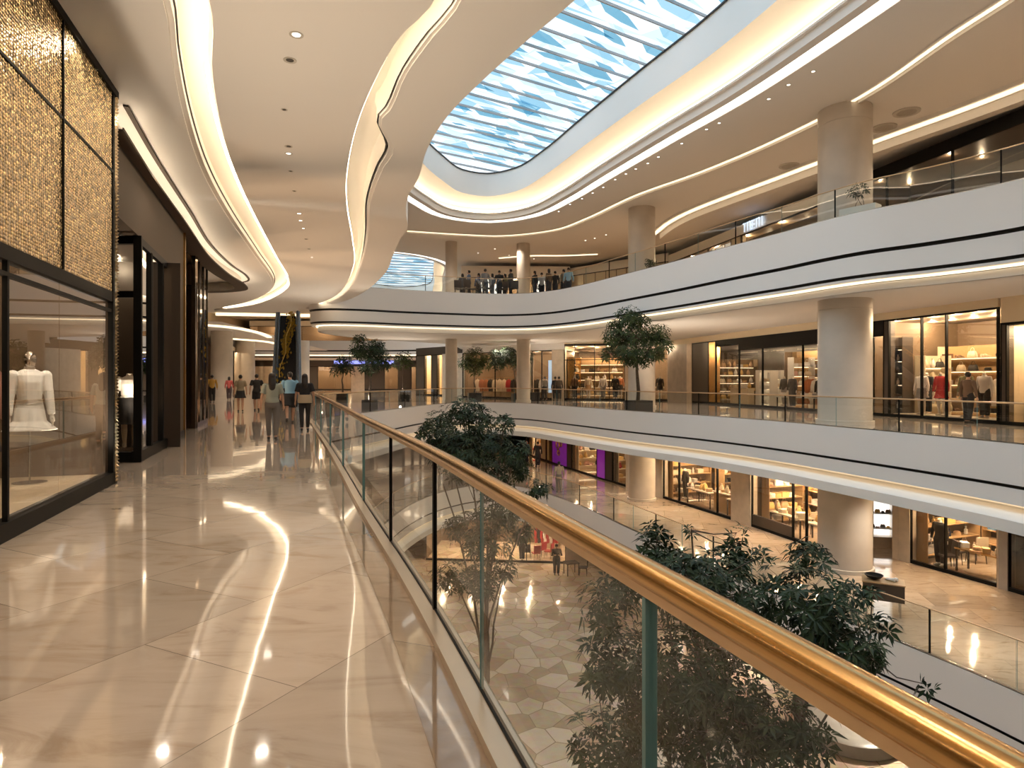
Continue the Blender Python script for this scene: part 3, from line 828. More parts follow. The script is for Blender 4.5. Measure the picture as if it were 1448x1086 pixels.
for a, b in zip(bb, bb[1:]):
    MB().obox(pB, uB, nB, a+.06, b-.06, .02, .035, .2, 3.98).build('glass_pane', [M['glass_dark']], Bs)
MB().obox(pB, (-1,0), (0,1), .05, 2.7, .02, .035, .18, 3.98).build('glass_pane', [M['glass_shop']], Bs)
MB().obox(pB, uB, nB, bb[-1]+.06, LB, 0, .2, .2, 4.12).build('bronze_panel', [M['bronze']], Bs)
MB().obox(pB, uB, nB, LB-.03, LB+.03, -.05, .2, 0, 5.6).build('edge_trim', [M['gold']], Bs)
qB = lambda s_, d, z: (pB[0]+uB[0]*s_+nB[0]*d, pB[1]+uB[1]*s_+nB[1]*d, z)
struct('wall_shop', MB().add([qB(-1.2,3.2,0),qB(LB,3.2,0),qB(LB,3.2,4.3),qB(-1.2,3.2,4.3)], [(0,1,2,3)]).add([qB(LB,.2,0),qB(LB,3.2,0),qB(LB,3.2,5.6),qB(LB,.2,5.6)], [(0,1,2,3)]), [M['shop_dark']])
struct('ceiling_shop', MB().add([qB(0,.1,4.15),qB(LB,.1,4.15),qB(LB,3.2,4.15),qB(-1.2,3.2,4.15)], [(0,1,2,3)]), [M['shop_dark']])
MB2 = MB().add([(-7.4,14.2,0.),(-9.6,13.8,0),(-9.6,13.8,4.1),(-7.4,14.2,4.1)], [(0,1,2,3)])
struct('wall_shop', MB2, [M['shop_dark']])
for c in (qB(.5,.9,4.0), qB(2.2,1.2,4.0), qB(3.8,1.2,4.0)): lamp('POINT', c, 40, (1,.8,.55), .05)

for s_ in (1.2,3.2):  # added upward fill for the ceiling outside the dark shop
    a = qB(s_, .5, .3); b = qB(s_+.6, -2.6, 5.7); fill_uplight(*a, *b, 1100)
# third shop: mirrored
pC = (-9.73, 19.5); pC1 = (-9.73-.329*3.1, 19.5+.944*3.1)
LC, uC, nC = frame_of(pC, pC1)
Cs = thing('storefront', 'mirrored storefront with a dark portal, third on the walkway', 'storefront', (pC[0], pC[1], 0))
MB().obox(pC, (-1,0), (0,1), 0, 1.4, 0, .2, 0, 4.4).build('portal_panel', [M['dark_bronze']], Cs)
MB().obox(pC, uC, nC, 0, LC, 0, .2, 4.4, 5.42).obox(pC, (-1,0), (0,1), 0, 1.4, 0, .2, 4.4, 5.42).build('bronze_fascia', [M['bronze_mirror']], Cs)
for i in range(3):
    MB().obox(pC, uC, nC, LC*i/3+.02, LC*(i+1)/3-.02, 0, .03, .15, 4.4).build('glass_pane', [M['glass_dark']], Cs)
fr = MB().obox(pC, uC, nC, 0, LC, -.03, .1, 0, .15)
for i in range(4): fr.obox(pC, uC, nC, LC*i/3-.025, LC*i/3+.025, -.03, .08, 0, 5.42)
fr.build('frame', [M['dark_bronze']], Cs)
qC = lambda s_, d, z: (pC[0]+uC[0]*s_+nC[0]*d, pC[1]+uC[1]*s_+nC[1]*d, z)
struct('wall_shop', MB().add([qC(-.8,2,0),qC(LC,2,0),qC(LC,2,5.4),qC(-.8,2,5.4)], [(0,1,2,3)]).add([qC(LC,.1,0),qC(LC,4,0),qC(LC,4,5.6),qC(LC,.1,5.6)], [(0,1,2,3)]), [M['shop_dark']])
lamp('POINT', qC(1.4,1,4.2), 40, (1,.8,.55), .05)
for s_ in (.8,2.4):  # added upward fill for the further walkway ceiling
    a = qC(s_, .5, .3); b = qC(s_+.8, -3.4, 5.7); fill_uplight(*a, *b, 1700)
# glowing cove over the shopfronts on our side, and its soffit
G = crv([(-5.95,9.7),(-6.75,11.9),(-8.1,15.9),(-9.4,19.7),(-10.3,23.2),(-10.75,25.6),(-11.3,27),(-12.4,27.7),(-14,27.9)], .3)
struct('trim_14', MB().sweep(G, [(-.5,5.30),(.03,5.30),(.03,5.345),(.01,5.345),(.01,5.32),(-.22,5.32)], [1,1,1,1,1]).sweep(G, [(-.22,5.32),(-.22,5.7)], [0]), [M['cove_paint'], M['bronze']])
struct('trim_16', MB().sweep(G, [(.02,5.70),(.02,5.67),(.09,5.67),(.09,5.70)]), [M['bronze']])
strip(G, (-.16,5.325), (-.11,5.365), 'warm light strip in the cove over the dark shopfronts', 'cove_led')
struct('wall_left_recess', MB().add([(-6.2,11.0,0),(-9.6,11.9,0),(-9.6,11.9,5.7),(-6.2,11.0,5.7)], []), [M['shop_dark']]) if False else None
struct('wall_inner', MB().add([(-9.4,10.0,0),(-9.4,14,0),(-9.4,14,5.7),(-9.4,10,5.7)], [(0,1,2,3)]).add([(-9.6,16.4,0),(-11.5,20.5,0),(-11.5,20.5,5.7),(-9.6,16.4,5.7)], [(0,1,2,3)]), [M['shop_dark']])

# ================================================================ escalator
ea = Vector((-.323,.946,0)).normalized(); en = (-ea.y, ea.x); e0 = Vector((-14.25,40.2,0))
X = thing('escalator', 'escalator with steel sides rising to the upper floor at the end of the walkway', 'escalator', tuple(e0))
run, rise = 11.4, 6.6
def esc_bar(w0, w1, zlo, zhi, name, m, s0=-1.0):
    mb = MB(); rings = []
    for s_, z in ((s0,0),(0.3,0),(run,rise),(run+1.2,rise)):
        p = e0 + ea*s_
        rings.append([(p.x+en[0]*w0, p.y+en[1]*w0, z+zlo), (p.x+en[0]*w1, p.y+en[1]*w1, z+zlo), (p.x+en[0]*w1, p.y+en[1]*w1, z+zhi), (p.x+en[0]*w0, p.y+en[1]*w0, z+zhi)])
    mb.ring(rings); return mb.build(name, [M[m]], X)
mk('esc_blue', (.22,.33,.45), .22, metal=.7); mk('rubber', (.02,.02,.02), .4); mk('step', (.05,.05,.052), .45, metal=.5)
esc_bar(-.95, .95, -.9, -.12, 'truss', 'plaster_white', .6)
for sg in (-1, 1):
    esc_bar(sg*.60, sg*.92, -.15, .42, 'skirt_cladding', 'esc_blue')
    esc_bar(sg*.70, sg*.72, .40, .98, 'balustrade', 'esc_blue')
    esc_bar(sg*.66, sg*.76, .96, 1.04, 'handrail', 'rubber')
ns = 32
for i in range(ns):
    s_ = run*i/ns; z = rise*i/ns
    MB().obox((e0.x, e0.y), (ea.x, ea.y), en, s_+.3, s_+.3+run/ns, -.58, .58, z-.2+.06, z+rise/ns+.03).build('step', [M['step']], X)
# ================================================================ people and mannequins
def fuse(mb, name, mats, voxel, smooth=4):
    """merge overlapping closed lumps into one continuous surface"""
    me = mb.data('tmp', mats, ang=0)
    ob = bpy.data.objects.new('tmp', me); C.objects.link(ob)
    r = ob.modifiers.new('r', 'REMESH'); r.mode = 'VOXEL'; r.voxel_size = voxel
    k = ob.modifiers.new('s', 'SMOOTH'); k.factor = .5; k.iterations = smooth
    dg = bpy.context.evaluated_depsgraph_get(); dg.update()
    out = bpy.data.meshes.new_from_object(ob.evaluated_get(dg)); out.name = name
    bpy.data.objects.remove(ob); bpy.data.meshes.remove(me)
    out.materials.clear(); out.materials.append(mats)
    out.polygons.foreach_set('use_smooth', [True]*len(out.polygons)); out.polygons.foreach_set('material_index', [0]*len(out.polygons))
    return out
def child(name, me, parent):
    o = bpy.data.objects.new(name, me); C.objects.link(o); o.parent = parent
    BASE[o.name] = (0,0,0); return o
def chain(mb, pts, rad, n=12):
    """a limb: tube with rounded ends"""
    mb.tube(pts, rad, n)
    mb.ball(pts[0], rad[0]*1.0, n=10, k=6); mb.ball(pts[-1], rad[-1]*1.0, n=10, k=6)
def loft(mb, rows, n=20):
    """rows: (z, half width, half depth, y)"""
    mb.ring([[(a*math.cos(2*PI*k/n), y+b*math.sin(2*PI*k/n), z) for k in range(n)] for z, a, b, y in rows])
CM = {}
def cloth(col, rough=.85):
    if (col, rough) not in CM:
        CM[(col, rough)] = mat('cloth', col, rough, bump=(90, .12))
    return CM[(col, rough)]
SKIN = mat('skin', (.50,.29,.19), .5)
SKIN2 = mat('skin_deep', (.36,.20,.13), .5)
HAIR = mat('hair', (.016,.011,.009), .42)
def figure(root, H=1.68, build_=1.0, female=True, top=None, bottom=None, hair=None, shoes=(.03,.028,.026), skin=SKIN, legs=(0,0), arms=(0,0), elbow=.15,
           voxel=.011, wide=.075, flare=None, head=True, feet=True, fold=False, legs_on=True, arms_on=True):
    """top: (rgb, 'short'|'long', hem z); bottom: (kind, rgb, hem z). Angles swing forward (+) in radians: (left, right)."""
    S = H/1.70; w = build_; sh = .175 if female else .20
    B = MB()
    tor = [(.80,.06,.06,0),(.84,.13*w,.095,0),(.90,.168*w,.118,-.012),(.97,.158*w,.11,-.008),(1.06,.128*w,.092,0),(1.17,.142*w,.102,.004),(1.28,.16*w,.112,.004),(1.36,sh*.88,.098,-.006),(1.41,sh*.62,.078,-.01),(1.45,.062,.062,-.008),(1.50,.052,.054,0),(1.56,.05,.052,.006)]
    loft(B, tor if head else tor[:-1])
    if head:
        B.ball((0,.012,1.592), .1, .078, .1, .112, 20, 14)
        for k in range(len(B.v)-20*15, len(B.v)):
            x, y, z = B.v[k]; B.v[k] = (x*10*.1, .012+(y-.012)*10*.1, z)
        B.ball((0,.055,1.525), .045, .8, .9, .8); B.ball((0,.112,1.583), .016, .7, 1.1, 1.2, 8, 6)
        for s_ in (-1,1): B.ball((s_*.079,.0,1.585), .026, .35, .8, 1.2, 8, 6)
        B.ball((0,.098,1.545), .02, 1.3, .5, .45, 8, 6)
    legp = []
    for sd, th in ((-1,legs[0]),(1,legs[1])):
        hip = Vector((sd*.088*w, 0, .88)); bend = .10 + (.55*max(0,-th)); 
        kn = hip + Vector((sd*.006, math.sin(th)*.42, -math.cos(th)*.42))
        an = kn + Vector((-sd*.012, math.sin(th-bend)*.40, -math.cos(th-bend)*.40))
        legp.append((hip, kn, an, th-bend))
    low = min(a.z for _, _, a, _ in legp); dz = .075 - low
    shoe = MB()
    for sd, (hip, kn, an, fa) in zip((-1,1), legp):
        if legs_on:
            B.tube([hip, hip.lerp(kn,.5), kn, kn.lerp(an,.35), an.lerp(kn,.12), an], [.092*w,.075*w,.055,.058,.038,.038], 12)
            B.ball(hip, .092*w); B.ball(kn, .054)
        if feet:
            h = an + Vector((0,-.055,-.042)); t = an + Vector((sd*.02,.175,-.046 + max(0,-fa)*0))
            if fa < -.3:                            # heel up, toes on the floor
                t = an + Vector((sd*.02,.12,-.10)); h = an + Vector((0,-.07,.0))
            (shoe if shoes else B).tube([h, h.lerp(t,.25)+Vector((0,0,.012)), h.lerp(t,.7), t], [.034,.042,.04,.026], 10)
            (shoe if shoes else B).ball(h, .035); (shoe if shoes else B).ball(t, .027); B.ball(an, .038)
    armp = []
    for sd, th in ((-1,arms[0]),(1,arms[1])):
        s0 = Vector((sd*sh, -.008, 1.365))
        if fold:
            el = s0 + Vector((sd*.07,.06,-.27)); wr = Vector((-sd*.05,.17,1.13))
        else:
            el = s0 + Vector((sd*wide, math.sin(th)*.28, -math.cos(th)*.275))
            wr = el + Vector((sd*.02, math.sin(th+elbow)*.245, -math.cos(th+elbow)*.245))
        armp.append((s0, el, wr))
        if not arms_on: continue
        B.tube([s0, s0.lerp(el,.5), el, el.lerp(wr,.4), wr], [.050,.043,.036,.036,.024], 10); B.ball(s0,.052); B.ball(el,.036)
        d = (wr-el).normalized(); inn = Vector((-sd,0,0)); fw = d.cross(Vector((sd,0,0))).normalized()
        if fw.y < 0: fw = -fw
        pc = wr + d*.045
        B.tube([wr, wr+d*.03, wr+d*.085], [.022,.030,.030], 8); B.ball(wr+d*.06, .032, .55, 1, 1)
        for i, (o, l) in enumerate(((-.027,.055),(-.009,.07),(.010,.078),(.028,.066))):
            a = wr + d*.08 + fw*o; b = a + d*l*.55 + inn*.006; c = b + d*l*.4 + inn*.018
            B.tube([a, b, c], [.0095,.009,.007], 6)
        a = wr + d*.03 + fw*.028; b = a + d*.03 + fw*.024; c = b + d*.026 + fw*.006
        B.tube([a, b, c], [.011,.010,.008], 6)
    def fin(mb, name, m, vx=voxel, sm=4):
        for k, v in enumerate(mb.v): mb.v[k] = (v[0]*S, v[1]*S, (v[2]+dz)*S)
        return child(name, fuse(mb, name, m, vx, sm), root)
    fin(B, 'body', skin, min(voxel, .008) if voxel < .012 else voxel, 3)
    if shoes and feet: fin(shoe, 'shoes', cloth(shoes, .5))
    if top:
        col, slv, hem = top
        T = MB(); g = .022
        rows = [(hem,.17*w,.135,-.008),(min(hem+.08,.98),.172*w,.135,-.008),(1.06,.150*w,.118,0),(1.18,.160*w,.125,.003),(1.28,.176*w,.132,.003),(1.37,sh*.98,.115,-.004),(1.415,sh*.72,.088,-.01),(1.445,.078,.076,-.008)]
        loft(T, rows)
        for sd, (s0, el, wr) in zip((-1,1), armp):
            if slv == 'none': continue
            e2 = s0.lerp(el,.72) if slv == 'short' else wr
            if slv == 'short':
                T.tube([s0, s0.lerp(el,.35), e2], [.072,.07,.072], 12); T.ball(s0, .072)
            else:
                T.tube([s0, s0.lerp(el,.5), el, el.lerp(wr,.5), wr.lerp(el,.05)], [.07,.062,.056,.05,.042], 12); T.ball(s0,.07); T.ball(el,.056)
        fin(T, 'top', cloth(col))
    if bottom:
        k, col, hem = bottom
        T = MB()
        if k in ('skirt','dress'):
            f = 1.0 if k == 'skirt' else 1.0
            z0 = 1.07
            rows = [(hem,flare or (.255 if hem > .6 else .24)*w,.22,-.01),(lerp(hem,.9,.5),.205*w,.165,-.012),(.90,.19*w,.145,-.012),(.98,.172*w,.125,-.008),(z0,.148*w,.112,0)]
            n = 40
            T.ring([[(a*(1+.035*math.sin(i2*1.0)*0 + (.05*math.sin(k2*9*2*PI/n) if zi < 2 else 0))*math.cos(2*PI*k2/n), y+b*(1+(.05*math.sin(k2*9*2*PI/n) if zi < 2 else 0))*math.sin(2*PI*k2/n), z) for i2, k2 in enumerate(range(n))] for zi, (z,a,b,y) in enumerate(rows)])
        else:
            loft(T, [(.80,.11*w,.10,0),(.86,.178*w,.128,-.012),(.92,.182*w,.13,-.012),(.98,.168*w,.12,-.008),(1.05,.142*w,.104,0)])
            ex = {'leggings':.006,'trousers':.022,'shorts':.028,'culottes':.05}[k]
            for sd, (hip, kn, an, fa) in zip((-1,1), legp):
                if k in ('leggings','trousers'):
                    T.tube([hip, hip.lerp(kn,.5), kn, kn.lerp(an,.4), kn.lerp(an,hem)], [.096*w+ex*.6,.08*w+ex,.06+ex,.06+ex,.042+ex*1.4], 12)
                else:
                    T.tube([hip, hip.lerp(kn,.5), hip.lerp(kn,hem)], [.1*w+ex*.5,.09*w+ex,.086*w+ex*1.3], 12)
                T.ball(hip, .098*w+ex*.5)
        fin(T, 'bottoms' if k not in ('skirt','dress') else k, cloth(col))
    if hair and head:
        style, col = hair
        T = MB()
        T.ball((0,-.008,1.612), .1, .90, 1.06, 1.02, 18, 12)
        if style == 'long':
            loft(T, [(1.24,.05,.022,-.10),(1.30,.075,.035,-.108),(1.40,.09,.05,-.098),(1.50,.095,.065,-.06),(1.60,.092,.08,-.02)])
        elif style == 'bun':
            T.ball((0,-.09,1.66), .045)
        elif style == 'bob':
            loft(T, [(1.44,.088,.06,-.04),(1.52,.095,.075,-.03),(1.60,.092,.08,-.015)])
        # clear the face
        for k, v in enumerate(T.v):
            if v[1] > .045 and v[2] < 1.66: T.v[k] = (v[0], .045, v[2])
        fin(T, 'hair', HAIR if col is None else cloth(col, .45))
    return root
def person(label, at, rz, group=None, **kw):
    t = thing('person', label, 'person', at, group, rz)
    return figure(t, **kw)
R19 = math.radians(19)
def G0(px, py, z=0.0): return P(px, py, z) + (z,)
person('woman in a grey-green T-shirt and grey leggings walking away, long dark hair', G0(385,621.5), R19, H=1.66, top=((.30,.32,.27),'short',.93), bottom=('leggings',(.16,.14,.125),.93),
       hair=('long',None), legs=(.10,-.06), arms=(-.10,.08), voxel=.008)
wb = person('woman in black top, beige waist wrap and dark leggings walking beside the railing', G0(431,609), R19, H=1.66, top=((.018,.017,.018),'short',1.03), bottom=('leggings',(.03,.026,.025),.93),
       hair=('long',None), legs=(-.05,.10), arms=(.1,-.05), voxel=.009)
mbw = MB(); loft(mbw, [(.82,.20,.152,-.01),(.92,.205,.152,-.012),(1.02,.188,.14,-.008),(1.06,.170,.13,0)])
child('waist_wrap', mbw.data('waist_wrap', cloth((.46,.36,.24))), wb)
person('man in a light blue T-shirt and black shorts striding ahead of the two women', G0(410,598), R19, H=1.78, female=False, build_=1.05, top=((.22,.42,.60),'short',1.0), bottom=('culottes',(.022,.02,.02),.8),
       hair=('short',None), legs=(-.36,.30), arms=(.25,-.2), voxel=.010)
person('man dressed in a black shirt and black shorts walking away', G0(363,580.5), R19, H=1.76, female=False, top=((.02,.018,.017),'short',.86), bottom=('shorts',(.018,.016,.016),.82),
       hair=('short',None), legs=(.16,-.14), arms=(-.15,.15), voxel=.012)
person('woman in an olive top and short black skirt, dark hair tied up', G0(340,582), R19+.1, H=1.72, top=((.25,.20,.13),'short',.96), bottom=('skirt',(.02,.018,.018),.62),
       hair=('bun',None), legs=(.12,-.10), arms=(-.1,.16), voxel=.012)
person('person in a patterned red top walking near the far left shops', P(324,565.5,0)+(0,), R19, H=1.72, top=((.33,.06,.05),'long',.84), bottom=('trousers',(.05,.03,.03),.95),
       hair=('bob',None), legs=(.1,-.1), arms=(.0,.1), voxel=.014)
person('person in a mustard yellow jacket and black trousers by the far left column', P(300,569,0)+(0,), R19+.2, H=1.8, top=((.52,.30,.06),'long',.86), bottom=('trousers',(.022,.02,.02),.95),
       hair=('short',None), legs=(.05,-.04), arms=(.05,.2), voxel=.014, female=False)
# lower floor
person('person in a pale tunic and grey trousers strolling along the lower railing', (2.72,36.9,Z1), .15, H=1.75, female=False, top=((.42,.36,.27),'long',.72), bottom=('trousers',(.20,.17,.14),.95),
       hair=('short',None), legs=(.14,-.12), arms=(-.1,.1), voxel=.014)
person('man in a black suit by the purple shop panel, lower floor', P(760.5,660,Z1)+(Z1,), PI-.3, H=1.85, female=False, top=((.014,.013,.014),'long',.80), bottom=('trousers',(.014,.013,.014),.95),
       hair=('short',None), legs=(.02,0), arms=(.05,.05), voxel=.014)
person('person in a red headscarf and dark clothes at the far end of the lower floor', P(744.5,655,Z1)+(Z1,), 2.6, H=1.7, top=((.03,.025,.03),'long',.8), bottom=('trousers',(.02,.02,.025),.95),
       hair=('bob',(.45,.03,.02)), legs=(.05,-.05), voxel=.016)
# ground floor
person('man with folded arms in a dark shirt standing on the ground floor flagstones', P(787,813,Z0)+(Z0,), PI+.1, H=1.82, female=False, build_=1.1, top=((.05,.038,.032),'long',.88), bottom=('trousers',(.02,.018,.018),.95),
       hair=('short',None), legs=(.03,-.03), fold=True, voxel=.014)
person('person in dark clothes on the ground floor half hidden behind the big tree', P(1131,1046,Z0)+(Z0,), .4, H=1.75, female=False, top=((.06,.045,.04),'long',.85), bottom=('trousers',(.035,.028,.025),.95),
       hair=('short',None), legs=(.05,-.05), voxel=.012)
# upper balcony
UP = [(654,40.6,.2,'dark grey',(.05,.05,.06)),(663,39.6,1.6,'slate blue',(.10,.14,.22)),(677,40.8,2.8,'navy',(.04,.06,.13)),(686,39.4,.4,'grey',(.2,.2,.2)),(696,40.6,1.2,'pale grey',(.4,.38,.35)),(706,39.6,3.0,'black',(.02,.02,.02)),(714,41,2.2,'olive',(.14,.13,.06)),
      (722,39.5,2.0,'charcoal',(.06,.055,.05)),(756,39.6,2.2,'black',(.02,.02,.02)),(766,40.4,3.1,'white',(.5,.5,.52)),(776,39.2,.8,'brown',(.12,.08,.05)),(785,40.2,2.5,'black',(.02,.02,.02)),(797,39.0,2.5,'tan',(.30,.24,.17)),(804,38.6,2.9,'light blue',(.25,.42,.55))]
for i, (px, D, rz, nm, col) in enumerate(UP):
    person('person in a %s top on the upper balcony, %s from the left' % (nm, ORD[i]), ((px-CX)*D/F, D, ZL3), rz, 'visitors on the upper balcony', H=1.66+.03*(i%4), female=i%2==0, top=(col,'long',.86),
           bottom=('trousers',(.03,.03,.04),.95), hair=('short' if i%2 else 'bob',None), legs=(.05,-.05), voxel=.022)
for i, (px, D, top_c, nm) in enumerate([(790.5,46.4,(.10,.08,.06),'brown'),(785,46.8,(.03,.03,.03),'black'),(770,46,(.2,.18,.15),'grey')]):
    person('shopper in a %s coat outside the far shops, %s left of the potted tree' % (nm, ORD[i]), ((px-CX)*D/F, D, 0), .3*i, 'shoppers outside the far shops', H=1.72, top=(top_c,'long',.75),
           bottom=('trousers',(.03,.03,.03),.95), hair=('short',None), legs=(.08,-.08), voxel=.018)

# ---------------------------------------------------------------- mannequins
MANN = mat('mannequin', (.74,.68,.60), .35)
CHROME = mat('chrome', (.75,.72,.68), .08, metal=1)
def mannequin(label, at, rz, group=None, rod=False, headm=None, **kw):
    t = thing('mannequin', label, 'mannequin', at, group, rz)
    kw.setdefault('skin', MANN); kw.setdefault('shoes', None)
    figure(t, **kw)
    mb = MB()
    if rod:
        mb.lathe((0,0,0), [(.19,0),(.19,.012),(.03,.02),(.011,.03),(.011,.85)], 24)
        child('stand', mb.data('stand', M['steel']), t)
    else:
        mb.lathe((0,0,0), [(.17,0),(.17,.012),(.0,.013)], 24); child('stand', mb.data('stand', M['steel']), t)
    if headm:
        mb = MB(); S = kw.get('H',1.7)/1.7
        mb.ball((0,.012,1.60), .1, .80, 1.0, 1.18, 20, 14)
        child('mirror_head', mb.data('mirror_head', headm), t)
    return t
m1 = mannequin('mannequin in a short white dress on a steel stand, gold storefront window', P(42,683,.16)+(.16,), R19+PI+.55, rod=True, H=1.72, build_=.86, wide=.035, flare=.30, headm=CHROME, legs_on=False, feet=False, head=False,
          top=((.88,.85,.80),'long',1.0), bottom=('skirt',(.88,.85,.80),.66), voxel=.008)
lamp('SPOT', (-5.55,7.9,3.2), 170, (1,.9,.75), .05, angle=.8).rotation_euler = (Vector((-6.36,8.4,1.1))-Vector((-5.55,7.9,3.2))).to_track_quat('-Z','Y').to_euler()
mb = MB(); mb.sweep(crv([(-.152,0),(-.1,.10),(0,.125),(.1,.10),(.152,0),(.1,-.10),(0,-.12),(-.1,-.1)], .03, True), [(0,1.055),(.012,1.055),(.012,1.085),(0,1.085)], None, True)
child('belt', mb.data('belt', cloth((.7,.64,.55))), m1)
mannequin('headless mannequin in a white blouse and long black skirt in the dark storefront', P(183,632,.1)+(.1,), R19+PI+.35, H=1.72, head=False, top=((.72,.68,.62),'long',1.02), bottom=('skirt',(.015,.014,.014),.46), voxel=.01)
mannequin('mannequin in a grey jacket behind the white dress in the gold storefront', P(66,640,.34)[:1] + (9.9,.0), R19+PI+.2, H=1.75, top=((.12,.10,.09),'long',.8), bottom=('trousers',(.05,.045,.04),.95), voxel=.016)
mannequin('mannequin in a pink blouse at the left edge of the gold storefront', (-6.0, 7.1, .16), R19+PI+.4, H=1.72, top=((.55,.30,.24),'long',.95), bottom=('skirt',(.10,.08,.08),.5), voxel=.012)
mannequin('mannequin in a black dress inside the mirrored storefront', (-10.6, 20.9, .0), R19+PI+.9, H=1.78, top=((.02,.018,.018),'short',.95), bottom=('skirt',(.02,.018,.018),.5), voxel=.014)
# ================================================================ goods
mk('tan_wall', (.42,.26,.12), .5)
def proto(mb, name, ang=.7):
    return mb.data(name, [M['white_gloss']], ang=ang)
def p_bag():
    m = MB(); n = 20
    m.ring([[(a*math.copysign(abs(math.cos(2*PI*k/n))**.5, math.cos(2*PI*k/n)), b*math.copysign(abs(math.sin(2*PI*k/n))**.5, math.sin(2*PI*k/n)), z) for k in range(n)] for z,a,b in ((0,.15,.06),(.02,.165,.07),(.12,.15,.06),(.2,.12,.035),(.21,.11,.03))])
    m.tube([(.07*math.cos(PI*i/8), 0, .2+.12*math.sin(PI*i/8)) for i in range(9)], .008, 6); return proto(m, 'bag')
def p_stack():
    m = MB()
    for i in range(4):
        n = 16; z = i*.045
        m.ring([[(a*math.copysign(abs(math.cos(2*PI*k/n))**.4, math.cos(2*PI*k/n))*(1-.03*(i%2)), b*math.copysign(abs(math.sin(2*PI*k/n))**.4, math.sin(2*PI*k/n)), zz) for k in range(n)] for zz,a,b in ((z,.13,.16),(z+.008,.145,.175),(z+.034,.145,.175),(z+.042,.13,.16))])
    return proto(m, 'stack')
def p_shoe():
    m = MB(); n = 14
    rows = [(-.13,.02,.09),(-.12,.033,.10),(-.06,.036,.10),(-.01,.038,.075),(.05,.044,.055),(.11,.04,.04),(.14,.015,.028)]
    for ox in (-.055,.055):
        m.ring([[(ox+w*math.cos(2*PI*k/n), y, h*.5+h*.5*math.sin(2*PI*k/n)) for k in range(n)] for y,w,h in rows])
    return proto(m, 'shoes')
def p_coat():
    m = MB(); n = 16
    m.ring([[(a*math.cos(2*PI*k/n), b*math.sin(2*PI*k/n), z) for k in range(n)] for z,a,b in ((-1.0,.2,.07),(-.5,.19,.075),(-.2,.2,.08),(-.08,.2,.07),(-.02,.12,.05),(.02,.05,.04))])
    for s_ in (-1,1): m.tube([(s_*.17,0,-.09),(s_*.235,0,-.35),(s_*.25,0,-.66)], [.065,.055,.045], 8)
    m.tube([(0,0,.02),(0,0,.10),(.02,0,.13),(.0,0,.15)], .006, 6); return proto(m, 'coat')
def p_vase():
    m = MB(); m.lathe((0,0,0), [(.05,0),(.085,.05),(.095,.12),(.06,.22),(.032,.28),(.045,.31),(.036,.31)], 16); return proto(m, 'vase')
def p_hat():
    m = MB(); m.lathe((0,0,0), [(.16,0),(.165,.008),(.1,.015),(.09,.09),(.06,.115),(.0,.117)], 18); return proto(m, 'hat')
def p_box():
    m = MB().box(0,0,0,.26,.2,.12).box(0,0,.121,.268,.208,.035); return proto(m, 'box', .3)
def p_bottle():
    m = MB(); m.lathe((0,0,0), [(.04,0),(.045,.01),(.045,.13),(.018,.16),(.018,.19),(.024,.19),(.024,.22),(.0,.22)], 12); return proto(m, 'bottle')
PR = {'handbag':p_bag(),'folded_clothes':p_stack(),'pair_of_shoes':p_shoe(),'coat':p_coat(),'vase':p_vase(),'hat':p_hat(),'gift_box':p_box(),'bottle':p_bottle()}
CATS = {'handbag':'handbag','folded_clothes':'clothes','pair_of_shoes':'shoes','coat':'coat','vase':'vase','hat':'hat','gift_box':'box','bottle':'bottle'}
PAL = {'white':(.80,.76,.70),'cream':(.72,.60,.43),'tan':(.50,.32,.17),'brown':(.18,.10,.055),'black':(.02,.018,.017),'grey':(.28,.26,.25),'red':(.45,.03,.03),'blush':(.62,.36,.28),'navy':(.03,.05,.12),'gold':(.72,.46,.16),'rust':(.45,.16,.07),'olive':(.2,.18,.08),'blue':(.12,.25,.45)}
NG = {}
def good(kind, col, at, rz, where, group, sc=1.0):
    o = bpy.data.objects.new(kind, PR[kind]); C.objects.link(o)
    at = (at[0], at[1], at[2]+.003)
    o.location = at; o.rotation_euler = (0,0,rz); o.scale = (sc,)*3
    o.material_slots[0].link = 'OBJECT'; o.material_slots[0].material = cloth(PAL[col], .45 if kind in ('handbag','vase','bottle','pair_of_shoes') else .85)
    BASE[o.name] = at
    key = (kind, col, where); NG[key] = NG.get(key, 0) + 1
    nm = kind.replace('_', ' ')
    lab = ('%s %s %s from left, %s' % (ORD[(NG[key]-1) % 30], col, nm, where)).replace(' the ', ' ').replace(', on ', ', ')
    return tag(o, lab, CATS[kind], group)
def ang(u): return math.atan2(u[1], u[0])
def shelf_unit(q, u, s0, s1, d, z0, levels, label, m='shop_wall', back='shop_wall', depth=.52):
    t = thing('shelf_unit', label, 'shelf', q(s0, d, z0)); h = levels[-1]+.5
    n = (-u[1], u[0]); p = q(0, 0, 0)[:2]
    MB().obox(p, u, n, s0, s1, d+depth-.03, d+depth, z0, z0+h).build('back_panel', [M[back]], t)
    for s_ in (s0, s1-.03): MB().obox(p, u, n, s_, s_+.03, d, d+depth, z0, z0+h).build('side_panel', [M[m]], t)
    for z in levels:
        sh = MB().obox(p, u, n, s0+.03, s1-.03, d+.01, d+depth-.03, z0+z-.03, z0+z).build('shelf', [M[m]], t)
        MB().obox(p, u, n, s0+.06, s1-.06, d+depth-.09, d+depth-.06, z0+z-.045, z0+z-.03).build('shelf_light', [M['shelf_led']], sh)  # glowing strip added under each shelf to brighten the goods
    return t
